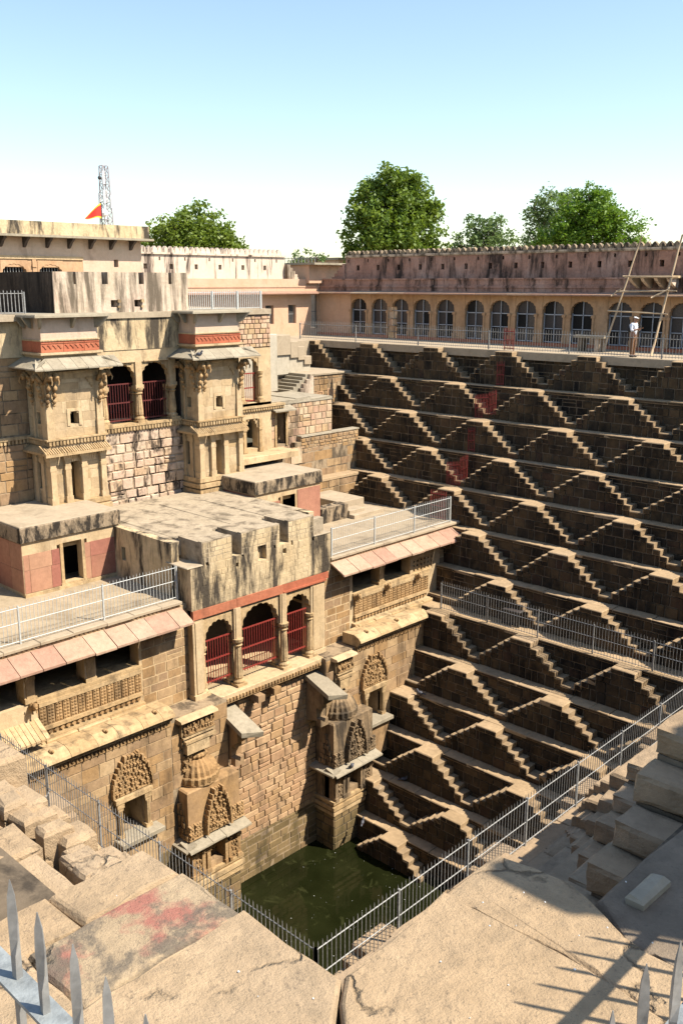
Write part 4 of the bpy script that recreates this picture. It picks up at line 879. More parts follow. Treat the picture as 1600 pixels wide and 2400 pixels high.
    add('corner_pilaster', MB().box(2.8, 2.9, a - .02, a + .1, -2.38, -.9), 'sand_pale', t); add('corner_pilaster', MB().box(F - .32, F - .01, a - .03, a + .1, -2.38, -1.0), 'sand_pale', t)
    m = MB()
    for s_, y in ((1, a + .32), (-1, b - .34)):
        for k in range(4): m.box(F - .1, F - .0, y if s_ > 0 else y - .3 + .075 * k, y + .3 - .075 * k if s_ > 0 else y, -.18 - .1 * (k + 1), -.18 - .1 * k)
    m.box(F - .1, F + .0, a + .1, b - .1, -.2, .06); add('corbel_lintel', m, 'sand_trim', t)
    def bracket(x, y, ax, ay):
        m = MB()
        for (q, r, z) in ((.03, .06, -1.12), (.06, .085, -.98), (.05, .05, -.88), (.1, .09, -.76), (.09, .06, -.62), (.16, .1, -.5), (.14, .07, -.36)): m.ball((x + ax * q, y + ay * q, z), (r, r, r * 1.1), 8, 5)
        m.hexa([(x - .08, y - .08, -.35), (x + .08, y - .08, -.35), (x + .08, y + .08, -.35), (x - .08, y + .08, -.35), (x - .08 + ax * .3, y - .08 + ay * .3, .06), (x + .08 + ax * .3, y - .08 + ay * .3, .06), (x + .08 + ax * .3, y + .08 + ay * .3, .06), (x - .08 + ax * .3, y + .08 + ay * .3, .06)])
        m.ball((x + ax * .34, y + ay * .34, -.1), (.11, .1, .13), 8, 5); m.tube([(x + ax * .42, y + ay * .42, -.12), (x + ax * .5, y + ay * .5, -.25), (x + ax * .46, y + ay * .46, -.36)], [.045, .035, .02], 6)
        add('elephant_bracket', m, 'carved', t, smooth=True)
    bracket(F + .03, a + .03, 1, 0); bracket(F + .03, a + .3, 1, 0); bracket(F + .03, b - .14, 1, 0); bracket(F - .05, b - .02, .3, .9); bracket(F - .15, a, 0, -1); bracket(2.85, a + .02, 0, -1)
    # sloping roof slabs
    y = a - .62
    def zs(x): return .52 - (x - F) * .52
    while y < b + .55:
        w_ = min(rnd.uniform(.3, .52), b + .62 - y); e = rnd.uniform(-.04, .05); lo_ = F + .02
        y0, y1 = y, y + w_ - .012; f0 = max(0, (a - y0)) * .9; f1 = max(0, (y1 - b)) * .9
        m = MB().hexa([(lo_ + f0, max(y0, a - .6 * (0)) if 0 else y0, zs(lo_ + f0)), (F + .62 + e, y0 - .02, zs(F + .62 + e) - .02), (F + .62 + e, y1 - .02, zs(F + .62 + e) - .02), (lo_, y1, zs(lo_)),
                       (lo_ + f0, y0, zs(lo_ + f0) + .05), (F + .62 + e, y0 - .02, zs(F + .62 + e) + .03), (F + .62 + e, y1 - .02, zs(F + .62 + e) + .03), (lo_, y1, zs(lo_) + .05)])
        add('roof_slab', m, 'slab_grey', t); y += w_
    x = F + .6
    for sgn, e0 in ((-1, a), (1, b)):
        x = B
        while x < F + .55:
            w_ = min(rnd.uniform(.35, .5), F + .6 - x); f = max(0, x + w_ - F)
            m = MB().hexa([(x, e0 + sgn * 0, .52), (x, e0 + sgn * .62, .2), (x + w_ - .012, e0 + sgn * .62, .2), (x + w_ - .012, e0 + sgn * f, .52 - f * .52), (x, e0, .57), (x, e0 + sgn * .62, .25), (x + w_ - .012, e0 + sgn * .62, .25), (x + w_ - .012, e0 + sgn * f, .57 - f * .52)])
            add('roof_slab', m, 'slab_grey', t); x += w_
    m = MB().box(B, F - .06, a + .06, b - .06, .4, .72); m.box(B, F + .1, a - .1, b + .1, .68, .76); m.box(B, F + .05, a - .05, b + .05, .64, .68); add('neck', m, 'sand_pale', t)
    u = a - .02
    for wd_ in (.9, .85, .63):
        m = MB().box(F - .1, F + .0, u, u + wd_ - .015, .77, 1.16)
        for k in range(int(wd_ / .2)): y = u + .05 + k * .2; m.prism([(F, y, 1.02), (F, y + .06, 1.06), (F, y + .12, .98), (F, y + .16, .9), (F, y + .11, .9), (F, y + .07, .97)], (.025, 0, 0)); 
        m.box(F, F + .02, u, u + wd_ - .015, 1.08, 1.11); add('red_frieze', m, 'red_stone', t); u += wd_
    add('red_frieze', MB().box(B, F - .1, a - .02, a + .1, .77, 1.16), 'red_stone', t)
    m = MB().box(B, F + .02, a - .03, b + .03, 1.16, 1.21)
    for i in range(40): m.box(F + .02, F + .04, a + i * .058, a + i * .058 + .035, 1.165, 1.205)
    add('rope_moulding', m, 'sand_pale', t)
    add('plaster_wall', MB().box(B, F - .04, a + .02, b - .02, 1.2, 2.02), 'plaster_rose', t)
    for (x, y, ax, ay) in ((F, a, 1, -.3), (F, yc + .1, 1, 0), (F, b - .1, 1, .8), (3.2, a, 0, -1), (2.7, a, 0, -1)):
        m = MB().prism([(x - .05, y - .05, 2.02), (x - .05, y - .05, 1.6), (x - .05 + ax * .12, y - .05 + ay * .12, 1.66), (x - .05 + ax * .34, y - .05 + ay * .34, 1.98), (x - .05 + ax * .34, y - .05 + ay * .34, 2.02)], (.1 * (abs(ay) > .6), .1 * (abs(ax) > .6) , 0) if abs(ax) != abs(ay) else (.08, .08, 0)); add('slab_bracket', m, 'slab_grey', t)
    add('top_slab', MB().cbox(B - 1.5, F + .36, a - .36, b + .38, 2.0, 2.1, .03, .012), 'slab_grey', t)
    return t
t1 = tower((3.75, -19.48, -5.6), 'oriel tower with red frieze at the far left of the palace')
copy_tree(t1, (3.75, -12.65, -5.6), 'oriel tower with red frieze right of the red-grilled arcade')
# ------------------------------------------------------------------ corner wing with two small stairs
wg = thing('corner_wing', 'pale stone wing with two dark-riser stairs between palace and stepped wall', 'stone wing', (0, -4, -7.3))
S = Stones(); m = MB()
m.box(-4, -.7, -6.2, -.35, -4.6, -2.35); m.box(-5.5, -.7, -3.1, -.35, -2.35, -1.5); m.box(-5, -2.3, -5.5, -2.2, -2.6, -.9)
add('wall_core', m, 'mortar', wg)
masonry(S, (-.7, 0, 0), UX, NX, -3.1, -.4, -2.4, -1.55, (.22, .45), (.25, .75), [(-1.75, -1.42, -2.84, -2.35)], p=(.01, .03))
masonry(S, (-.7, 0, 0), UX, NX, -6.2, -.4, -4.55, -2.4, (.22, .45), (.25, .75), [(-1.75, -1.42, -2.84, -2.35), (-2.55, -2.2, -2.92, -2.45), (-3.2, -2.98, -2.85, -2.6)], p=(.01, .03))
m = MB()
for (a, b, c, d) in ((-1.75, -1.42, -2.84, -2.35), (-2.55, -2.2, -2.92, -2.45)): m.box(-.78, -.69, a, b, c, d); m.box(-.7, -.66, a - .06, a, c, d); m.box(-.7, -.66, b, b + .06, c, d); m.box(-.7, -.66, a - .06, b + .06, d, d + .07)
add('blind_niches', m, 'ochre', wg); add('dark_hole', MB().box(-.8, -.74, -3.2, -2.98, -2.85, -2.6), 'room_shade', wg)
add('platform_slab', MB().cbox(-5.5, -.62, -3.12, .6, -1.53, -1.43, .02, .008), 'lime_flat', wg)
for i in range(6): add('step', MB().cbox(-2.2, -.8, -4.4 + i * .22, -3.08, -2.45, -2.33 + .15 * (i + 1), .012, .006), 'slab_grey', wg)
for i, (y, z) in enumerate(((-3.85, -2.12), (-3.6, -1.9), (-3.36, -1.68), (-3.12, -1.46))): add('parapet_block', MB().cbox(-.9, -.62, y, y + .25, -2.5, z, .02, .01), 'plaster_grey', wg)
for (y0, y1, z1) in ((-6.5, -3.2, .55), (-3.2, -2.65, .19), (-2.65, -2.19, -.1), (-2.19, -1.68, -.62)): 
    for zz in (0, 1): add('pale_slab', MB().cbox(-3.2, -2.1 + .1 * zz, y0, y1 - .01, (-1.5, (z1 - 1.5) / 2)[zz], ((z1 - 1.5) / 2 - .01, z1)[zz], .02, .006), 'slab_pale' if zz == 0 else 'lime_flat', wg)
add('terrace_block', MB().box(-8, -2.25, -8.7, -2.6, -1.6, .06).box(-8, -3.9, -2.6, .5, -1.6, .06), 'lime_flat', wg)
add('upper_block', MB().cbox(-4.5, -.3, -8.7, -6.3, -2.2, 1.05, .03), 'slab_pale', wg); add('upper_block', MB().cbox(-5.5, -1.2, -6.3, -4.9, -2.2, .68, .03), 'slab_pale', wg)
m = MB().box(-1, 2.62, -8.76, -2.8, -6.1, -4.62); m.box(2.2, 2.6, -6.9, -2.9, -4.62, -3.98); m.box(2.2, 2.6, -7.3, -6.9, -4.62, -4.2); add('wall_core', m, 'mortar', wg)
masonry(S, (2.6, 0, 0), UX, NX, -9.3, -2.55, -6.05, -4.75, (.36, .5), (.6, 1.3), p=(.01, .035)); masonry(S, (2.6, 0, 0), UX, NX, -7.9, -2.9, -4.75, -4.4, (.15, .22), (.2, .5), p=(.01, .03)); masonry(S, (2.6, 0, 0), UX, NX, -6.9, -2.9, -4.4, -3.94, (.13, .2), (.18, .45), p=(.01, .04))
add('wall_coping', MB().cbox(2.15, 2.64, -6.9, -2.85, -3.98, -3.93, .015, .01), 'slab_grey', wg)
for i in range(6): add('step', MB().cbox(1.5, 2.56, -9.25 + i * .3, -7.2, -5.6, -5.2 + .12 * (i + 1), .015, .006), 'slab_grey', wg)
add('stair_parapet', MB().box(2.3, 2.66, -7.6, -6.9, -5.2, -4.45), 'rubble', wg)
add('ledge_slab', MB().cbox(2.3, 3.3, -9.3, -3.5, -6.15, -6.02, .02, .006), 'tread', wg)
m = MB().box(2.2, 3.25, -9.0, -3.9, -7.4, -6.15); add('wall_core', m, 'mortar', wg); masonry(S, (3.25, 0, 0), UX, NX, -9.0, -3.6, -7.3, -6.15, (.3, .5), (.6, 1.2), p=(.01, .035))
S.finish(wg, 'sand')
m = MB().box(5.4, 6.0, -8.9, -7.2, -7.35, -6.62, .02); add('low_wall', m, 'lime_black', wg)
for (x1, y0, y1, z) in ((6.1, -7.2, -6.2, -6.95), (5.5, -7.2, -5.6, -6.65), (6.4, -7.2, -5.2, -7.12)): add('terrace_step', MB().cbox(3.2, x1, y0, y1, -7.4, z, .02, .006), 'lime_flat', wg)
# ------------------------------------------------------------------ galleries round the top
def gallery(name, label, T, bays, u0, u1, cren=True, depth=3.0, holes_at=(), wallmat='plaster_dark_pink', facemat='ochre', mer_u=None, cat='gallery', endl=None, eave=True):
    """T(u,d,z)->world, d = distance in front of the facade (negative = behind)."""
    g = thing(name, label, cat, T((u0 + u1) / 2, 0, .05))
    def bx(m, a, b, d0, d1, z0, z1):
        q = MB().box(a, b, d0, d1, z0, z1); k = len(m.v); m.v += [T(*p) for p in q.v]; m.f += [tuple(k + i for i in t) for t in q.f]; return m
    add('plinth', bx(MB(), u0, u1, -.3, .25, -.1, .2), 'red_stone', g)
    us = sorted(bays); W_ = 1.28
    # piers and arched bays
    edges = [u0] + [c + s_ * W_ / 2 for c in us for s_ in (-1, 1)] + [u1]
    for a, b in zip(edges[::2], edges[1::2]):
        if b - a > .02: m = MB(); bx(m, a, b, -.3, 0, .2, 2.62); add('pier', m, facemat if b - a < 1.5 else 'plaster_pink', g)
    for c in us:
        m = MB(); arch_panel(m, lambda u, d, z: T(u, -.02 - .26 * d, z), c - W_ / 2, c + W_ / 2, 1.62, 2.62, c, W_ - .02, .66, n=9, depth=.04); add('arch', m, facemat, g)
        m = MB()
        for s_ in (-1, 1):
            y = c + s_ * (W_ / 2 + .02); bx(m, y - .09, y + .09, -.05, .06, .2, .5); bx(m, y - .055, y + .055, -.05, .04, .5, 1.5); bx(m, y - .1, y + .1, -.05, .07, 1.5, 1.64)
        add('pilaster', m, facemat, g, kind='stuff')
        f = MB()
        for (a, b, z0, z1) in ((-.62, -.57, .22, 1.7), (.57, .62, .22, 1.7), (-.02, .02, .22, 2.3), (-.6, .6, 1.6, 1.65), (-.6, .6, .9, .94), (-.6, .6, .22, .27)): bx(f, c + a, c + b, -.2, -.15, z0, z1)
        w = add('window_frame', f, 'frame_blue', g)
        for (a, b) in ((-.6, -.02), (.02, .6)):
            for (z0, z1) in ((.25, .92), (.92, 1.62), (1.62, 2.32)): add('pane', bx(MB(), c + a, c + b, -.24, -.22, z0, z1), rnd.choice(('mesh_shade_dark', 'mesh_shade_dark', 'room_shade', 'mesh_brown')), w)
    m = MB(); bx(m, u0, u1, -depth, -depth + .1, 0, 2.6); bx(m, u0, u1, -depth, -.3, 2.55, 2.65); bx(m, u0, u0 + .1, -depth, -.3, 0, 2.6); bx(m, u1 - .1, u1, -depth, -.3, 0, 2.6); add('inner_room', m, 'room_shade', g)
    u = u0
    if eave:
        while u < u1 - .05:
            w = min(rnd.uniform(1.3, 2.2), u1 - u); e = rnd.uniform(-.02, .02)
            P = [(u + .006, -.2, 2.72), (u + w - .006, -.2, 2.72), (u + w - .006, .62 + e, 2.58), (u + .006, .62 + e, 2.58)]
            add('eave_slab', MB().hexa([T(*p) for p in P] + [T(p[0], p[1], p[2] + .07) for p in P]), 'eave_pink', g); u += w
    m = MB(); bx(m, u0, u1, -.35, .05, 2.65, 3.1); bx(m, u0, u1, -.35, .1, 2.95, 3.04); bx(m, u0, u1, -.35, .02, 3.1, 3.38); bx(m, u0, u1, -.35, .07, 3.38, 3.46); add('parapet_band', m, 'plaster_dark_pink' if wallmat == 'plaster_dark_pink' else 'plaster_pink', g)
    e0 = endl if endl is not None else u0
    hs = [(c - .11, c + .11, 3.95, 4.25) for c in holes_at] + [(c + .75, c + .87, 4.42, 4.6) for c in holes_at]
    m = MB(); holed(m, lambda mm, a, b, c, d: bx(mm, a, b, -.75, -.4, c, d), e0, u1, 3.3, 4.75, hs); add('upper_wall', m, wallmat, g)
    if hs: add('dark_holes', bx(MB(), e0, u1, -.95, -.85, 3.4, 4.72), 'room_shade', g)
    m = MB(); bx(m, e0, u1, -.8, -.3, 4.75, 4.84); bx(m, e0, u1, -.78, -.34, 4.7, 4.75); add('cornice', m, 'plaster_grey', g)
    if cren:
        prof = [(-.15, 0), (-.16, .09), (-.12, .17), (-.06, .23), (0, .28), (.06, .23), (.12, .17), (.16, .09), (.15, 0)]
        n = int((u1 - e0) / .36); m0 = None
        for i in range(n):
            c = e0 + .2 + i * .36
            if m0 is None or i % 7 == 0: m0 = None
            o = MB().prism([T(c + a, -.68 + rnd.uniform(-.01, .01), 4.83 + z) for a, z in prof], [T(0, .22, 0)[k] - T(0, 0, 0)[k] for k in range(3)]); add('merlon', o, 'lime_black', g)
    return g
YG = 5.2
bays = [-4.95 + .0, -3.27, -1.65, -.02, 1.66, 3.67, 5.31, 6.95, 8.6, 10.24, 12.3, 13.95, 15.45, 17.1, 18.75, 20.4]
gallery('arcade_gallery', 'ochre arched gallery with blue-grey window frames under a stained pink wall', lambda u, d, z: (u, YG - d, z), bays, -8.3, 26, holes_at=[-7 + 1.62 * i for i in range(20)], endl=-6.4)
# the balcony brackets on the north gallery
nb = thing('bracket_balcony', 'small pale stone balcony on brackets behind the bamboo poles', 'balcony', (14.1, YG, 3.0))
add('slab', MB().cbox(13.0, 15.3, YG - 1.1, YG - .04, 3.42, 3.52, .02), 'sand_pale', nb)
for x in (13.15, 13.75, 14.4, 15.0): add('bracket', MB().prism([(x, YG - .05, 3.42), (x, YG - 1.0, 3.42), (x, YG - .9, 3.3), (x, YG - .5, 3.1), (x, YG - .12, 2.95), (x, YG - .05, 2.95)], (.16, 0, 0)), 'plaster_white', nb)
# west wing: pink wall with two barred windows, white battlemented wall above
XW = -8.3
ww = thing('west_wing', 'sunlit pink wing with barred windows under a whitewashed battlemented wall', 'building', (XW, -2, 0))
hs = [(.65, 1.3, .8, 1.9), (2.5, 3.15, .8, 1.9), (4.45, 5.1, .45, 2.5)]
m = MB(); wallx(m, XW, .35, -12, 5.2, -.1, 2.62, hs); add('wall', m, 'plaster_pink', ww)
add('dark_interior', MB().box(XW - .9, XW - .8, -12, 5.2, 0, 2.6), 'room_shade', ww)
for (a, b, c, d) in hs:
    f = MB().box(XW - .2, XW - .16, a, b, (c + d) / 2 - .02, (c + d) / 2 + .02); n = 7 if b - a > .6 else 5
    for i in range(n): y = a + (b - a) * (i + .5) / n; f.box(XW - .195, XW - .175, y - .012, y + .012, c, d)
    add('window_bars', f, 'metal_grey', ww, kind='stuff')
m = MB().hexa([(XW - .2, -12, 2.7), (XW + .6, -12, 2.56), (XW + .6, 4.8, 2.56), (XW - .2, 4.8, 2.7), (XW - .2, -12, 2.77), (XW + .6, -12, 2.63), (XW + .6, 4.8, 2.63), (XW - .2, 4.8, 2.77)]); add('eave', m, 'eave_pink', ww)
m = MB().box(XW - .4, XW + .05, -12, 5.1, 2.7, 3.1); m.box(XW - .4, XW + .09, -12, 5.1, 2.95, 3.03); m.box(XW - .4, XW + .02, -12, 5.1, 3.1, 3.45); add('parapet_band', m, 'plaster_pink', ww)
hs = [(-7.6 + 1.7 * i, -7.38 + 1.7 * i, 3.95, 4.22) for i in range(6)] + [(-8.3 + 1.7 * i, -8.2 + 1.7 * i, 4.4, 4.58) for i in range(7)]
m = MB(); wallx(m, XW - .4, .4, -12, 2.6, 3.3, 4.72, hs); add('battlement_wall', m, 'plaster_white', ww); add('dark_holes', MB().box(XW - 1., XW - .9, -12, 2.5, 3.3, 4.7), 'mesh_shade_dark', ww)
add('cornice', MB().box(XW - .82, XW - .3, -12, 2.65, 4.72, 4.82), 'plaster_white', ww)
prof = [(-.17, 0), (-.17, .1), (-.13, .2), (-.06, .28), (0, .34), (.06, .28), (.13, .2), (.17, .1), (.17, 0)]
for i in range(40): add('merlon', MB().prism([(XW - .7, -11.8 + i * .36 + a, 4.82 + z) for a, z in prof], (.22, 0, 0)), 'plaster_white', ww)
for i in range(5): add('roof_step', MB().box(XW - .8, XW - .1, 2.6 + i * .2, 2.8 + i * .2, 3.4, 4.3 - i * .19), 'plaster_grey', ww); 
for i in range(5): add('roof_step', MB().box(-6.4 - (i + 1) * .22, -6.4 - i * .22, YG + .3, YG + .8, 3.4, 4.35 - i * .19), 'plaster_dark_pink', ww)
add('corner_room', MB().box(-12, -8.0, 4.0, 7.5, 3.2, 4.3), 'plaster_pink', ww); add('corner_roof', MB().box(-12.3, -7.3, 3.8, 7.8, 4.3, 4.42), 'slab_grey', ww)
m = MB()
for i in range(14): m.box(-7.9 - i * .3, -7.87 - i * .3, 4.4, 4.43, 4.42, 4.8)
m.box(-12, -7.8, 4.4, 4.43, 4.7, 4.73); add('roof_railing', m, 'metal_grey', ww, kind='stuff')
# left gallery house
XH = -5.8
lh = thing('gallery_house', 'pale flat-roofed house with dark roof brackets and arched windows at upper left', 'house', (XH, -20, 2.08))
hs = [(-26.0 + 1.78 * i, -24.75 + 1.78 * i, 2.6, 3.9) for i in range(8)]; hs = [h for h in hs if h[1] < -13.2]
m = MB(); wallx(m, XH, .4, -34, -13.0, 1.9, 4.35, hs); add('arcade_wall', m, 'ochre', lh)
m = MB(); wallx(m, XH + .01, .4, -13.0, -9.7, 1.9, 5.2, [(-11.3, -11.05, 3.95, 4.3)]); m.box(XH - .4, XH + .008, -34, -13.0, 4.35, 5.2); add('rose_wall', m, 'plaster_rose', lh)
for h in hs:
    c = (h[0] + h[1]) / 2; m = MB(); arch_panel(m, lambda u, d, z: (XH + .02 - .2 * d, u, z), h[0] - .02, h[1] + .02, 3.45, 4.2, c, 1.2, .55, n=9, depth=.04); add('arch', m, 'ochre', lh)
    m = MB()
    for i in range(9): y = h[0] + .07 + i * .14; m.box(XH - .15, XH - .12, y - .012, y + .012, 2.6, 4.0)
    add('window_bars', m, 'metal_grey', lh, kind='stuff')
    m = MB().box(XH, XH + .05, h[0] - .28, h[0] - .1, 2.5, 4.25); m.box(XH, XH + .09, h[0] - .3, h[0] - .08, 3.9, 4.05); add('pilaster', m, 'ochre', lh)
add('band', MB().box(XH, XH + .06, -34, -13.0, 4.25, 4.4), 'sand_pale', lh); add('dark_interior', MB().box(XH - 1.5, XH - 1.4, -34, -9.9, 2, 4.6), 'room_shade', lh)
add('niche_arch', MB().lathe((XH + .0, -11.2, 3.3), [(.42, -.02), (.42, .02)], 16), 'plaster_pink', lh)
add('roof_parapet', MB().box(XH - .6, XH + .55, -34, -9.55, 5.3, 5.88), 'plaster_cream', lh); add('roof_slab', MB().box(XH - .6, XH + .72, -34, -9.4, 5.2, 5.3), 'slab_grey', lh)
for i in range(16):
    y = -27.2 + i * 1.12
    if y < -9.8: add('roof_bracket', MB().prism([(XH + .01, y, 5.2), (XH + .01, y, 4.75), (XH + .12, y, 4.8), (XH + .3, y, 5.0), (XH + .5, y, 5.12), (XH + .55, y, 5.2)], (0, .13, 0)), 'mesh_shade_dark', lh)
# east gallery: stands to the right of the camera and shades the near steps
gallery('arcade_gallery', 'pink arched gallery along the right-hand pavement, out of the picture to the right', lambda u, d, z: (35.6 - d, u, z), [-30.5 + 1.64 * i for i in range(20)], -32.0, 5.0)
# ------------------------------------------------------------------ railings
def fence(label, pts, h=1.25, rails=(.08, .66, 1.12), sp=.125, mat='metal_grey', post=2.6, group='spiked railings', r=.0065, rr=.014, pr=.024, name='railing'):
    f = thing(name, label, 'railing', pts[0], group); bars = MB()
    for p, q in zip(pts, pts[1:]):
        p, q = Vector(p), Vector(q); L = (q - p).length; d = (q - p) / L; n = max(1, round(L / post))
        for i in range(n + 1):
            c = p + d * L * i / n; add('post', MB().box(c.x - pr, c.x + pr, c.y - pr, c.y + pr, c.z - .05, c.z + rails[-1] + .06), mat, f)
        for z in rails:
            add('rail', MB().tube([p + Vector((0, 0, z)), q + Vector((0, 0, z))], rr, 4), mat, f)
        k = int(L / sp)
        for i in range(k):
            c = p + d * L * (i + .5) / k; t = h + rnd.uniform(-.015, .015); b = len(bars.v)
            bars.v += [(c.x - r, c.y - r, c.z + .04), (c.x + r, c.y - r, c.z + .04), (c.x + r, c.y + r, c.z + .04), (c.x - r, c.y + r, c.z + .04), (c.x - r, c.y - r, c.z + t), (c.x + r, c.y - r, c.z + t), (c.x + r, c.y + r, c.z + t), (c.x - r, c.y + r, c.z + t), (c.x, c.y, c.z + t + .06)]
            for q4 in ((0, 1, 5, 4), (1, 2, 6, 5), (2, 3, 7, 6), (3, 0, 4, 7)): bars.f.append(tuple(b + i for i in q4))
            for q3 in ((4, 5, 8), (5, 6, 8), (6, 7, 8), (7, 4, 8)): bars.f.append(tuple(b + i for i in q3))
    add('bars', bars, 'metal_grey' if mat == 'metal_rail' else mat, f, kind='stuff'); return f
fence('long thin spiked railing along the gallery pavement at the top of the stepped wall', [(-5.5, .8, .05), (30, .8, .05)], h=1.0, rails=(.1, .85), sp=.14, post=4.4)
f7 = fence('grey spiked railing along the wide ledge halfway down the stepped wall', [(11.3, -6.98, -10.48), (23.4, -6.98, -10.48)])
fence('pale spiked railing with the near corner, in front of the green pool', [(11.2, -26.85, -10.48), (23.85, -26.85, -10.48), (23.62, -9.6, -10.48)], rails=(.1, .68, 1.28), h=1.4, mat='metal_rail')
m = MB().tube([(14.0, -27.5, -10.4), (13.9, -26.87, -9.8)], .018, 4); add('brace', m, 'metal_rail', [o for o in COL.objects if o.name.startswith('railing.002')][0])
fence('white spiked railing on the left balcony terrace', [(9.72, -31, -7.28), (9.78, -19.6, -7.28)], mat='metal_white', h=1.2)
fence('white spiked railing on the right balcony terrace', [(9.95, -12.3, -7.28), (9.9, -4.65, -7.28)], mat='metal_white', h=1.2)
fence('tall white barred railing on the palace roof, right of the stained parapet', [(2.4, -13.2, 2.08), (2.4, -9.1, 2.08)], mat='metal_white', h=.78, rails=(.05, .72), post=1.45, sp=.11, r=.012, pr=.035)
fence('dark barred railing on the palace roof at the left edge', [(2.3, -26.5, 2.08), (2.3, -20.4, 2.08)], h=.8, rails=(.05, .74), post=1.5, sp=.14, r=.012)
# red handrails that step down the wall
def red_gate(label, segs):
    f = thing('red_railing', label, 'railing', segs[0][0], 'red handrails on the stepped wall'); b = MB()
    for p, q, h in segs:
        p, q = Vector(p), Vector(q); L = (q - p).length; d = (q - p) / L; up = Vector((0, 0, 1))
        for z in (.12, h * .5, h - .1): add('rail', MB().tube([p + up * z, q + up * z], .02, 4), 'red_paint', f)
        for e in (p, q): add('post', MB().tube([e, e + up * h], .022, 4), 'red_paint', f)
        n = max(2, int(L / .085))
        for i in range(n + 1): c = p + d * L * i / n; b.tube([c + up * .03, c + up * h, c + up * (h + .09)], [.014, .014, .004], 4)
    add('bars', b, 'red_paint', f, kind='stuff')
def nface(L): return -NL[L]
zz = ZL
red_gate('red handrail across the top pavement edge of the stepped wall', [((8.72, .78, .05), (9.26, .78, .05), 1.0)])
red_gate('red handrail panel below the pavement on the first ledge', [((8.93, -.02, -1.62), (9.3, -.02, -1.58), 1.12)])
red_gate('wide red handrail panel on the second ledge of the stepped wall', [((8.48, -1.06, -3.15), (9.25, -1.06, -3.03), 1.12), ((9.25, -1.06, -2.95), (9.65, -1.06, -2.8), 1.1)])
red_gate('narrow red handrail panel on the third ledge of the stepped wall', [((8.91, -2.12, -4.53), (9.26, -2.12, -4.48), 1.1)])
red_gate('wide red handrail panel on the fourth ledge of the stepped wall', [((8.49, -3.14, -6.1), (9.25, -3.14, -5.97), 1.12), ((9.25, -3.14, -5.75), (9.65, -3.14, -5.55), 1.08)])
red_gate('red gate at the end of the right balcony terrace', [((8.78, -4.66, -7.3), (9.6, -4.6, -7.3), 1.3), ((9.6, -4.6, -7.3), (9.62, -4.62, -6.2), .2)])
# the fence in front of the camera: flattened spear bars through a drilled flat rail
def spear_fence(label, p, q, zr=1.2, zt=1.52, sp=.17, skip=()):
    f = thing('spear_fence', label, 'fence', (p[0], p[1], 0), 'spear fence round the near corner'); p, q = Vector((*p, 0)), Vector((*q, 0)); L = (q - p).length; d = (q - p) / L; nrm = Vector((-d.y, d.x, 0))
    for z in (zr, .2):
        P = [p + nrm * .036, q + nrm * .036, q - nrm * .036, p - nrm * .036]; add('flat_rail', MB().hexa([(a.x, a.y, z - .006) for a in P] + [(a.x, a.y, z + .006) for a in P]), 'metal_blue', f)
    k = int(L / sp)
    for i in range(k):
        c = p + d * (i + .5) * sp; m = MB(); a0 = rnd.uniform(-.25, .25); r = .0105; lean = Vector((rnd.uniform(-.012, .012), rnd.uniform(-.012, .012), 0)); zt_ = zt + rnd.uniform(-.02, .02)
        rings = [(0, r, r, 0), (zt_ - .3, r, r, .1), (zt_ - .24, r * .9, r, .3), (zt_ - .19, r * 1.15, r * .7, .8), (zt_ - .12, r * 1.3, r * .45, 1.0), (zt_ - .05, r * 1.0, r * .28, 1.1), (zt_, r * .12, r * .1, 1.1)]
        for (z, ra, rb, tw) in rings:
            ang = a0 + tw * .9; ca, sa = math.cos(ang), math.sin(ang); s_ = c + lean * (z / zt)
            for (x, y) in ((-ra, -rb), (ra, -rb), (ra, rb), (-ra, rb)): m.v.append((s_.x + x * ca - y * sa, s_.y + x * sa + y * ca, z))
        for j in range(len(rings) - 1):
            for t in range(4): m.f.append((j * 4 + t, j * 4 + (t + 1) % 4, j * 4 + 4 + (t + 1) % 4, j * 4 + 4 + t))
        m.f.append(tuple(4 * (len(rings) - 1) + t for t in range(4)))
        add('spear_bar', m, 'metal_grey', f)
spear_fence('grey spear-topped fence in the lower left corner, close to the camera', (28.5, -36.64), (34.13, -36.64))
spear_fence('grey spear-topped fence in the lower right corner, close to the camera', (34.13, -36.64), (34.13, -31.5))
# ------------------------------------------------------------------ bamboo scaffold
sc_ = thing('bamboo_scaffold', 'two leaning bamboo poles with cross bars before the gallery', 'scaffold', (12.5, 2.5, .05))
for (p, q, r) in (((12.76, 3.0, .05), (13.47, 4.6, 5.3), .045), ((15.53, 2.2, .05), (15.4, 4.6, 5.3), .05), ((12.77, 3.2, 1.94), (15.75, 3.0, 1.86), .035), ((12.9, 3.6, 2.81), (15.9, 3.4, 2.86), .035), ((13.1, 3.75, 3.5), (15.8, 3.7, 3.45), .03), ((12.75, 3.4, 2.6), (13.15, 3.6, 2.95), .03), ((14.9, 3.1, 2.55), (15.6, 3.4, 2.95), .035)):
    P, Q = Vector(p), Vector(q); pts = [P.lerp(Q, i / 8) + Vector((rnd.uniform(-.02, .02), rnd.uniform(-.02, .02), 0)) for i in range(9)]; add('pole', MB().tube(pts, [r * (1.1 - .3 * i / 8) for i in range(9)], 8), 'bamboo', sc_, smooth=True)
# stone bench on the pavement
bn_ = thing('stone_bench', 'pale slab bench on the pavement behind the railing', 'bench', (12.0, 3.2, .05)); add('seat', MB().cbox(11.25, 12.8, 2.8, 3.4, .68, .8, .02, .01), 'slab_grey', bn_)
for x in (11.45, 12.35): add('leg', MB().box(x, x + .25, 2.85, 3.35, .05, .68), 'plaster_grey', bn_)
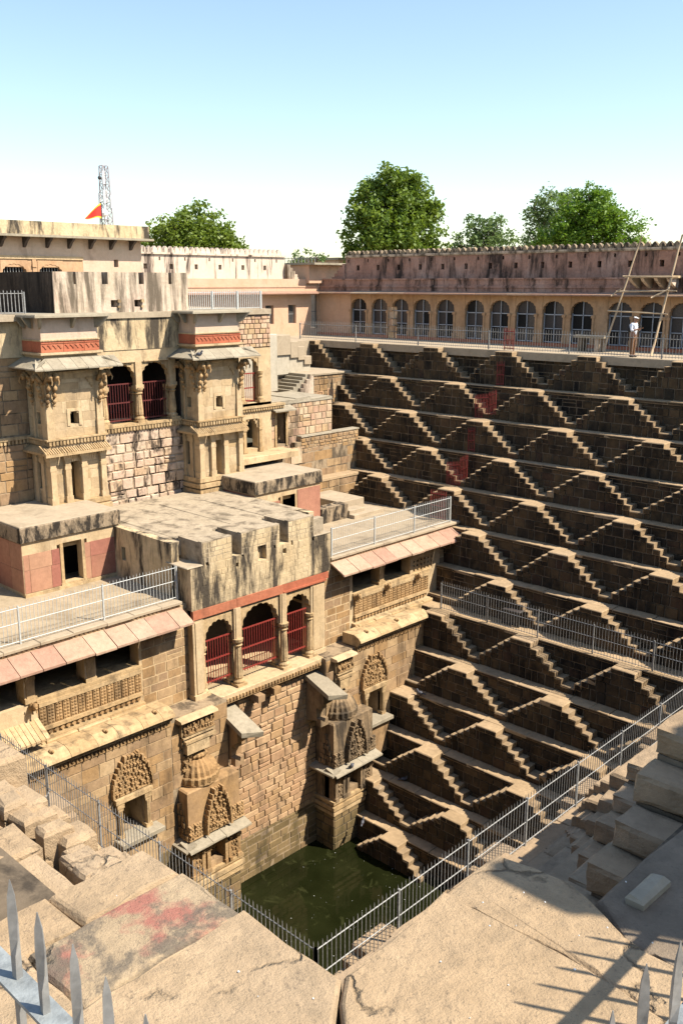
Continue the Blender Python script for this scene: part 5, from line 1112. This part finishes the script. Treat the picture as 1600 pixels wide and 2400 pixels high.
# ------------------------------------------------------------------ person
def person(x, y, z, rz):
    p = thing('person', 'person in white shirt, brown trousers and white cap looking at a phone on the pavement', 'person', (x, y, z))
    def skin(name, verts, edges, mat, root=0, sub=2, par=p):
        me = bpy.data.meshes.new(name); ca, sa = math.cos(rz), math.sin(rz); me.from_pydata([(a * ca - b * sa, a * sa + b * ca, c) for a, b, c, _ in verts], edges, [])
        o = bpy.data.objects.new(name, me); COL.objects.link(o); o.parent = par; o.modifiers.new('s', 'SKIN'); s_ = o.modifiers.new('d', 'SUBSURF'); s_.levels = s_.render_levels = sub
        for i, v in enumerate(verts): r = v[3]; me.skin_vertices[0].data[i].radius = r if isinstance(r, tuple) else (r, r)
        me.skin_vertices[0].data[root].use_root = True; me.materials.append(MATS[mat]); LOC[o] = LOC[par]; return o
    # local: +x = facing
    body = [(0, 0, .92, .12), (0, 0, 1.1, .125), (0, 0, 1.3, .14), (.01, 0, 1.42, .1), (.02, 0, 1.5, .055), (.045, 0, 1.6, .085), (.05, 0, 1.69, .08),
            (0, .09, .88, .09), (0, .1, .5, .065), (-.03, .1, .09, .045), (.11, .1, .05, .035), (0, -.09, .88, .09), (.01, -.1, .5, .065), (.0, -.11, .09, .045), (.14, -.11, .05, .035),
            (0, .18, 1.4, .06), (.02, .23, 1.14, .045), (.2, .15, 1.2, .035), (.27, .12, 1.23, .03), (0, -.18, 1.4, .06), (.02, -.23, 1.14, .045), (.2, -.13, 1.18, .035), (.27, -.06, 1.22, .03)]
    E_ = [(0, 1), (1, 2), (2, 3), (3, 4), (4, 5), (5, 6), (0, 7), (7, 8), (8, 9), (9, 10), (0, 11), (11, 12), (12, 13), (13, 14), (3, 15), (15, 16), (16, 17), (17, 18), (3, 19), (19, 20), (20, 21), (21, 22)]
    skin('body', body, E_, 'skin')
    sh_ = [(0, 0, .9, .135), (0, 0, 1.1, .14), (0, 0, 1.3, .155), (.01, 0, 1.42, .115), (.01, 0, 1.47, .075), (0, .18, 1.41, .075), (.02, .235, 1.15, .06), (.12, .19, 1.17, .05), (0, -.18, 1.41, .075), (.02, -.235, 1.15, .06), (.12, -.18, 1.16, .05)]
    skin('shirt', sh_, [(0, 1), (1, 2), (2, 3), (3, 4), (3, 5), (5, 6), (6, 7), (3, 8), (8, 9), (9, 10)], 'shirt')
    tr = [(0, 0, .93, .145), (0, 0, .86, .14), (0, .095, .78, .105), (0, .1, .5, .085), (-.03, .1, .1, .065), (0, -.095, .78, .105), (.01, -.1, .5, .085), (.0, -.11, .1, .065)]
    skin('trousers', tr, [(0, 1), (1, 2), (2, 3), (3, 4), (1, 5), (5, 6), (6, 7)], 'trousers')
    for y0 in (.1, -.11): skin('shoe', [(-.07, y0, .05, .05), (.05, y0, .045, .05), (.16, y0, .035, .035)], [(0, 1), (1, 2)], 'shoe')
    skin('cap', [(.03, 0, 1.66, .105), (.045, 0, 1.73, .09)], [(0, 1)], 'cap_white'); skin('cap_peak', [(.1, 0, 1.68, (.06, .02)), (.2, 0, 1.66, (.05, .012))], [(0, 1)], 'cap_white', sub=1)
    skin('backpack', [(-.2, 0, 1.05, .11), (-.21, 0, 1.2, .13), (-.2, 0, 1.38, .1)], [(0, 1), (1, 2)], 'black_cloth')
    skin('strap', [(-.12, .1, 1.42, .02), (.06, .12, 1.46, .02), (.15, .11, 1.3, .02), (.1, .14, 1.1, .02)], [(0, 1), (1, 2), (2, 3)], 'black_cloth', sub=1)
    fm = MB()
    ca, sa = math.cos(rz), math.sin(rz)
    for hy, hx, hz in ((.12, .28, 1.235), (-.06, .28, 1.225)):
        for k in range(5):
            b0 = (hx + .01, hy + (k - 2) * .016, hz + .004 * (k == 2)); e = (hx + .05 + (.018, .024, .028, .022, -.005)[k], hy + (k - 2) * .018, hz + .012 - (.01 if k == 4 else 0)); e2 = (e[0] + .012, e[1], e[2] + .022)
            fm.tube([(x + a * ca - b * sa, y + a * sa + b * ca, z + c) for a, b, c in (b0, e, e2)], [.009, .009, .007], 6)
    add('fingers', fm, 'skin', p, smooth=True)
    ph = MB().box(.3, .315, .0, .075, 1.22, 1.36); ph.v = [(x + a * ca - b * sa, y + a * sa + b * ca, z + c) for a, b, c in ph.v]; add('phone', ph, 'iron_black', None, 'black phone held up by the person in the white cap', 'phone', loc=(x, y, z))
    fc = MB().ball((.135, 0, 1.6), (.02, .016, .026), 8, 5); fc.ball((.118, .032, 1.625), (.012, .014, .009), 6, 4); fc.ball((.118, -.032, 1.625), (.012, .014, .009), 6, 4); fc.ball((.12, 0, 1.555), (.012, .028, .008), 8, 4); fc.ball((.045, .085, 1.6), (.018, .01, .03), 6, 4); fc.ball((.045, -.085, 1.6), (.018, .01, .03), 6, 4)
    fc.v = [(x + a * ca - b * sa, y + a * sa + b * ca, z + c) for a, b, c in fc.v]; add('face', fc, 'skin', p, smooth=True)
person(15.2, 1.1, .05, R(-8))
# ------------------------------------------------------------------ pigeons
def pigeon(loc, rz, label):
    g = thing('pigeon', label, 'bird', loc, 'pigeons'); x, y, z = loc; ca, sa = math.cos(rz), math.sin(rz)
    m = MB().ball((0, 0, .12), (.13, .07, .075), 12, 8); m.ball((.11, 0, .18), (.05, .045, .07), 10, 6); m.ball((.14, 0, .25), (.04, .034, .036), 10, 6); m.tube([(.17, 0, .25), (.21, 0, .235)], [.012, .003], 5); m.hexa([(-.1, -.04, .1), (-.25, -.035, .075), (-.25, .035, .075), (-.1, .04, .1), (-.1, -.04, .13), (-.25, -.035, .09), (-.25, .035, .09), (-.1, .04, .13)])
    m.v = [(x + a * ca - b * sa, y + a * sa + b * ca, z + c) for a, b, c in m.v]; add('body', m, 'pigeon', g, smooth=True)
    m = MB()
    for s_ in (-.03, .03): m.tube([(0, s_, .07), (.01, s_, 0), (.04, s_, .003)], .006, 5)
    m.v = [(x + a * ca - b * sa, y + a * sa + b * ca, z + c) for a, b, c in m.v]; add('legs', m, 'red_paint', g)
pigeon((12.1, -9.25, -13.5), R(200), 'pigeon on the lit ledge beside the back shrine'); pigeon((12.7, -10.95, -16.53), R(40), 'pigeon on a shaded ledge low above the pool'); pigeon((12.1, -12.75, -17.95), R(120), 'pigeon on the lowest lit platform just above the pool'); pigeon((4.35, -14.15, .3), R(30), 'pigeon on the sloping roof of the right oriel tower'); pigeon((11.75, -13.0, -15.48), R(300), 'pigeon on the stone eave of the back shrine')
# things left on the wide ledge
def crate(label, x0, x1, y0, y1, z, h):
    t = thing('iron_crate', label, 'crate', (x0, y0, z), 'dark iron frames on the wide ledge'); m = MB()
    for (a, b) in ((x0, y0), (x1, y0), (x0, y1), (x1, y1)): m.box(a - .02, a + .02, b - .02, b + .02, z, z + h)
    for zz_ in (z + .05, z + h): m.box(x0, x1, y0 - .02, y0 + .02, zz_ - .02, zz_ + .02); m.box(x0, x1, y1 - .02, y1 + .02, zz_ - .02, zz_ + .02); m.box(x0 - .02, x0 + .02, y0, y1, zz_ - .02, zz_ + .02); m.box(x1 - .02, x1 + .02, y0, y1, zz_ - .02, zz_ + .02)
    add('frame', m, 'iron_black', t); add('panel', MB().box(x0 + .02, x1 - .02, y0 + .03, y0 + .05, z + .06, z + h - .02), 'iron_black', t); add('top', MB().cbox(x0, x1, y0, y1, z + h, z + h + .03, .01, .02), 'mesh_shade_dark', t)
crate('dark iron crate with bent top behind the ledge railing', 14.2, 15.0, -6.6, -6.2, -10.48, .62); crate('dark upright box against the wall behind the ledge railing', 12.4, 13.1, -6.35, -6.0, -10.48, .85)
# floating specks on the pool
m = MB()
for i in range(260):
    x, y = rnd.uniform(10.5, 22), rnd.uniform(-25, -12.5); r = rnd.choice((.008, .01, .013, .02)); m.poly([(x - r, y, -18.996), (x, y - r * .7, -18.996), (x + r, y, -18.996), (x, y + r * .8, -18.996)])
add('floating_specks', m, 'white_box', kind='stuff', label='small pale leaves and specks floating on the pool', cat='debris')
# ------------------------------------------------------------------ trees, mast, flag behind the roofs
def at(dx, dy, dist, z): return Vector((CAMP.x + dx * dist, CAMP.y + dy * dist, z))
def tree(name, label, base, H, lobes, leaf, n, size, spread=1., seed=1, trunk=.28, droop=0., up=.0):
    r = random.Random(seed); t = thing(name, label, 'tree', tuple(base), 'trees behind the battlements')
    b = MB(); fork = base + Vector((0, 0, H * .32)); b.tube([base, base + Vector((.1, 0, H * .16)), fork], [trunk, trunk * .8, trunk * .66], 8)
    for (lx, ly, lz, lr) in lobes:
        c = base + Vector((lx, ly, lz)); mid = fork.lerp(c, .5) + Vector((r.uniform(-.3, .3), r.uniform(-.3, .3), .3)); b.tube([fork, mid, c], [trunk * .5, trunk * .3, .04], 6)
        for k in range(5): e = c + Vector((r.gauss(0, 1), r.gauss(0, 1), r.gauss(0, .8))).normalized() * lr * .75; b.tube([c.lerp(mid, .3), c.lerp(e, .55), e], [.07, .05, .015], 5)
    add('trunk', b, 'bark', t)
    m = MB()
    for (lx, ly, lz, lr) in lobes:
        c = base + Vector((lx, ly, lz)); N = int(1.45 * n * lr * lr)
        for k in range(int(lr * lr * 13)):               # clumps over the lobe surface
            d = Vector((r.gauss(0, 1), r.gauss(0, 1), r.gauss(0, 1) + up)).normalized(); cc = c + d * lr * r.uniform(.5, 1.12); cr = (.12 + lr * r.uniform(.1, .24)) * spread
            for q in range(int(N / (lr * lr * 13)) + 1):
                p = cc + Vector((r.gauss(0, 1), r.gauss(0, 1), r.gauss(0, .75))) * cr * .62; s_ = size * r.uniform(.6, 1.3)
                u = Vector((r.gauss(0, 1), r.gauss(0, 1), r.gauss(0, .6) - droop)).normalized(); v = u.cross(Vector((r.gauss(0, 1), r.gauss(0, 1), r.gauss(0, 1)))).normalized()
                m.poly([p, p + u * s_ * .5 + v * s_ * .3, p + u * s_, p + u * s_ * .5 - v * s_ * .3])
    add('crown', m, leaf, t, kind='stuff'); return t
G = -.25
def lob(dx, dy, spec):      # lobes given as (sideways, depth, height, radius) relative to the line of sight
    return [(dy * s_ + dx * d_, -dx * s_ + dy * d_, h_, r_) for s_, d_, h_, r_ in spec]
d = (-.7957, .6057); tree('neem_tree', 'broad green tree behind the white battlemented wall on the left', at(*d, 80, G), 9.0, lob(*d, [(0, 0, 6.6, 2.3), (1.6, 0, 6.4, 2.0), (2.9, .3, 5.6, 1.5), (-1.0, -.5, 7.4, 1.7), (.8, .4, 8.0, 1.7), (-2.0, .4, 6.6, 1.3), (.2, -1.0, 5.4, 1.8), (2.4, -.6, 7.0, 1.4)]), 'leaf_neem', 420, .3, seed=3, droop=.3)
d = (-.8185, .5745); tree('neem_sapling', 'thin airy tree left of the broad green tree', at(*d, 84, G), 7.0, lob(*d, [(0, 0, 7.2, 1.2), (.8, .6, 6.4, 1.1), (-.7, 0, 6.2, 1.0)]), 'leaf_neem', 170, .28, seed=5)
d = (-.6557, .755); tree('neem_tree', 'tall dense dark green tree above the roof line, centre', at(*d, 80, G), 12.0, lob(*d, [(0, 0, 6.2, 2.6), (-1.9, 0, 7.4, 2.0), (1.8, 0, 8.2, 2.1), (-.6, .4, 9.8, 2.2), (.9, -.4, 10.3, 1.9), (-2.0, 0, 9.6, 1.6), (2.3, .3, 9.4, 1.4), (-2.2, -.4, 5.6, 1.5), (1.4, -.6, 5.6, 1.7), (0, -1.0, 8.2, 2.4), (.1, 0, 11.2, 1.5), (3.4, .4, 5.9, 1.0), (-.8, -1.2, 6.4, 1.6)]), 'leaf_dark', 430, .34, seed=8, droop=.5)
d = (-.5826, .8128); tree('acacia_tree', 'low pale feathery tree right of the tall dark tree', at(*d, 92, G), 8.0, lob(*d, [(0, 0, 7.2, 1.8), (-1.7, 0, 6.9, 1.6), (1.6, 0, 6.4, 1.6), (2.9, 0, 5.3, 1.3), (.6, 0, 8.4, 1.3), (-2.4, 0, 5.8, 1.2), (-.9, .4, 8.5, 1.0)]), 'leaf_pale', 300, .3, seed=11)
d = (-.4967, .8679); tree('acacia_tree', 'bushy bright green rounded tree above the roof on the right', at(*d, 82, G), 9.5, lob(*d, [(0, 0, 7.6, 2.3), (.9, 0, 8.7, 1.9), (-1.2, 0, 8.6, 1.8), (-2.9, 0, 6.0, 1.7), (2.6, 0, 7.2, 1.6), (3.5, 0, 5.8, 1.4), (-.1, 0, 9.7, 1.3), (0, -.6, 5.8, 2.1), (-2.2, -.4, 7.3, 1.1)]), 'leaf_acacia', 620, .25, seed=14, up=.4)
d = (-.5268, .85); tree('acacia_tree', 'grey-green sparse tree half hidden behind the bright rounded tree', at(*d, 98, G), 11.0, lob(*d, [(0, 0, 10.6, 1.9), (-1.7, 0, 10.4, 1.5), (-.8, 0, 8.8, 1.7), (1.2, 0, 11.2, 1.5), (-1.6, 0, 7.6, 1.5)]), 'leaf_pale', 260, .3, seed=17)
d = (-.72, .694); tree('distant_bush', 'small sparse bush at the roof gap between the two wings', at(*d, 78, G), 5, lob(*d, [(0, 0, 5.3, .9), (1.0, 0, 5.1, .8), (-.9, 0, 5.0, .7)]), 'leaf_pale', 200, .24, seed=19, trunk=.1)
# lattice mast
B0 = at(-.842, .539, 150, G); mast = thing('lattice_mast', 'grey steel lattice telecom mast with dishes on the skyline', 'mast', tuple(B0)); lat = MB(); HM = 20.2
def leg(i, z): w = 1.0 * (1 - z / HM * .55); return Vector((B0.x + w * (-1, 1, 1, -1)[i], B0.y + w * (-1, -1, 1, 1)[i], B0.z + z))
for i in range(4): add('leg', MB().tube([leg(i, 0), leg(i, HM * .5), leg(i, HM)], .1, 5), 'rust_tower', mast)
for k in range(16):
    z0, z1 = HM * k / 16, HM * (k + 1) / 16
    for i in range(4): j = (i + 1) % 4; lat.tube([leg(i, z0), leg(j, z1)], .045, 4); lat.tube([leg(j, z0), leg(i, z1)], .045, 4); lat.tube([leg(i, z1), leg(j, z1)], .045, 4)
add('lattice', lat, 'rust_tower', mast, kind='stuff')
for (i, z) in ((0, 15.5), (1, 15.8), (2, 15.2), (3, 16), (0, 14), (1, 13.6), (1, 18.5)):
    p = leg(i, z); add('antenna', MB().box(p.x - .15, p.x + .15, p.y - .15, p.y + .15, p.z - .9, p.z + .9), 'white_box', mast)
p = leg(1, 13.5); add('dish', MB().lathe((p.x + .4, p.y - .4, p.z), [(.1, -.55), (.5, -.35), (.6, 0), (.5, .35), (.1, .55)], 12), 'white_box', mast)
# flag on its pole
fp = Vector((-5.6, -11.95, 5.88)); fl = thing('flag', 'red and yellow pennant flag on a pole above the roof', 'flag', tuple(fp))
add('pole', MB().tube([fp, fp + Vector((0, 0, 1.05))], .03, 6), 'iron_black', fl); add('finial', MB().ball(tuple(fp + Vector((0, 0, 2.12))), .09, 8, 6), 'iron_black', fl)
def fpt(u, v): return fp + Vector((-.2 * u, -.85 * u, 1.0 - .72 * (u * .9 + v * (1 - u) * 1.0) - .08 * u)) + Vector((.1 * math.sin(u * 7) * u, 0, .05 * math.sin(u * 6)))
for (nm, v0, v1, o) in (('red_field', .12, .88, 0.), ('yellow_border', 0., .12, 0), ('yellow_border', .88, 1., 0)):
    m = MB(); n = 12
    for i in range(n + 1):
        for v in (v0, v1):
            for s_ in (0, .012): q = fpt(i / n, v); m.v.append((q.x + s_, q.y, q.z))
    for i in range(n): a = i * 4; m.f += [(a, a + 2, a + 6, a + 4), (a + 1, a + 5, a + 7, a + 3)]
    add(nm, m, 'flag_red' if nm[0] == 'r' else 'flag_yellow', fl)
# a few far roofs that fill the gap between the wings
for i, (dx, dy, d, w, h) in enumerate(((-.70, .714, 85, 5, 5.1), (-.56, .83, 120, 4, 7.2))):
    c = at(dx, dy, d, 0); o = thing('distant_house', ('pale flat roofed house far behind the corner of the wings', 'small pale house far behind, between the feathery and the bushy trees')[i], 'house', (c.x, c.y, G))
    add('wall', MB().box(c.x - w / 2, c.x + w / 2, c.y - 2, c.y + 2, G, h), 'plaster_rose', o); add('roof', MB().box(c.x - w / 2 - .2, c.x + w / 2 + .2, c.y - 2.2, c.y + 2.2, h, h + .2), 'slab_grey', o)
    for k in range(3): add('window', MB().box(c.x - w / 2 + .6 + k * 1.3, c.x - w / 2 + 1.2 + k * 1.3, c.y - 2.03, c.y - 1.98, h - 1.6, h - .6), 'mesh_shade_dark', o)
m = MB(); pts = []
for i in range(21): t = i / 20; pts.append((Vector((-40, 60, 12)).lerp(Vector((40, 75, 17)), t)) - Vector((0, 0, 2.5 * math.sin(math.pi * t))))
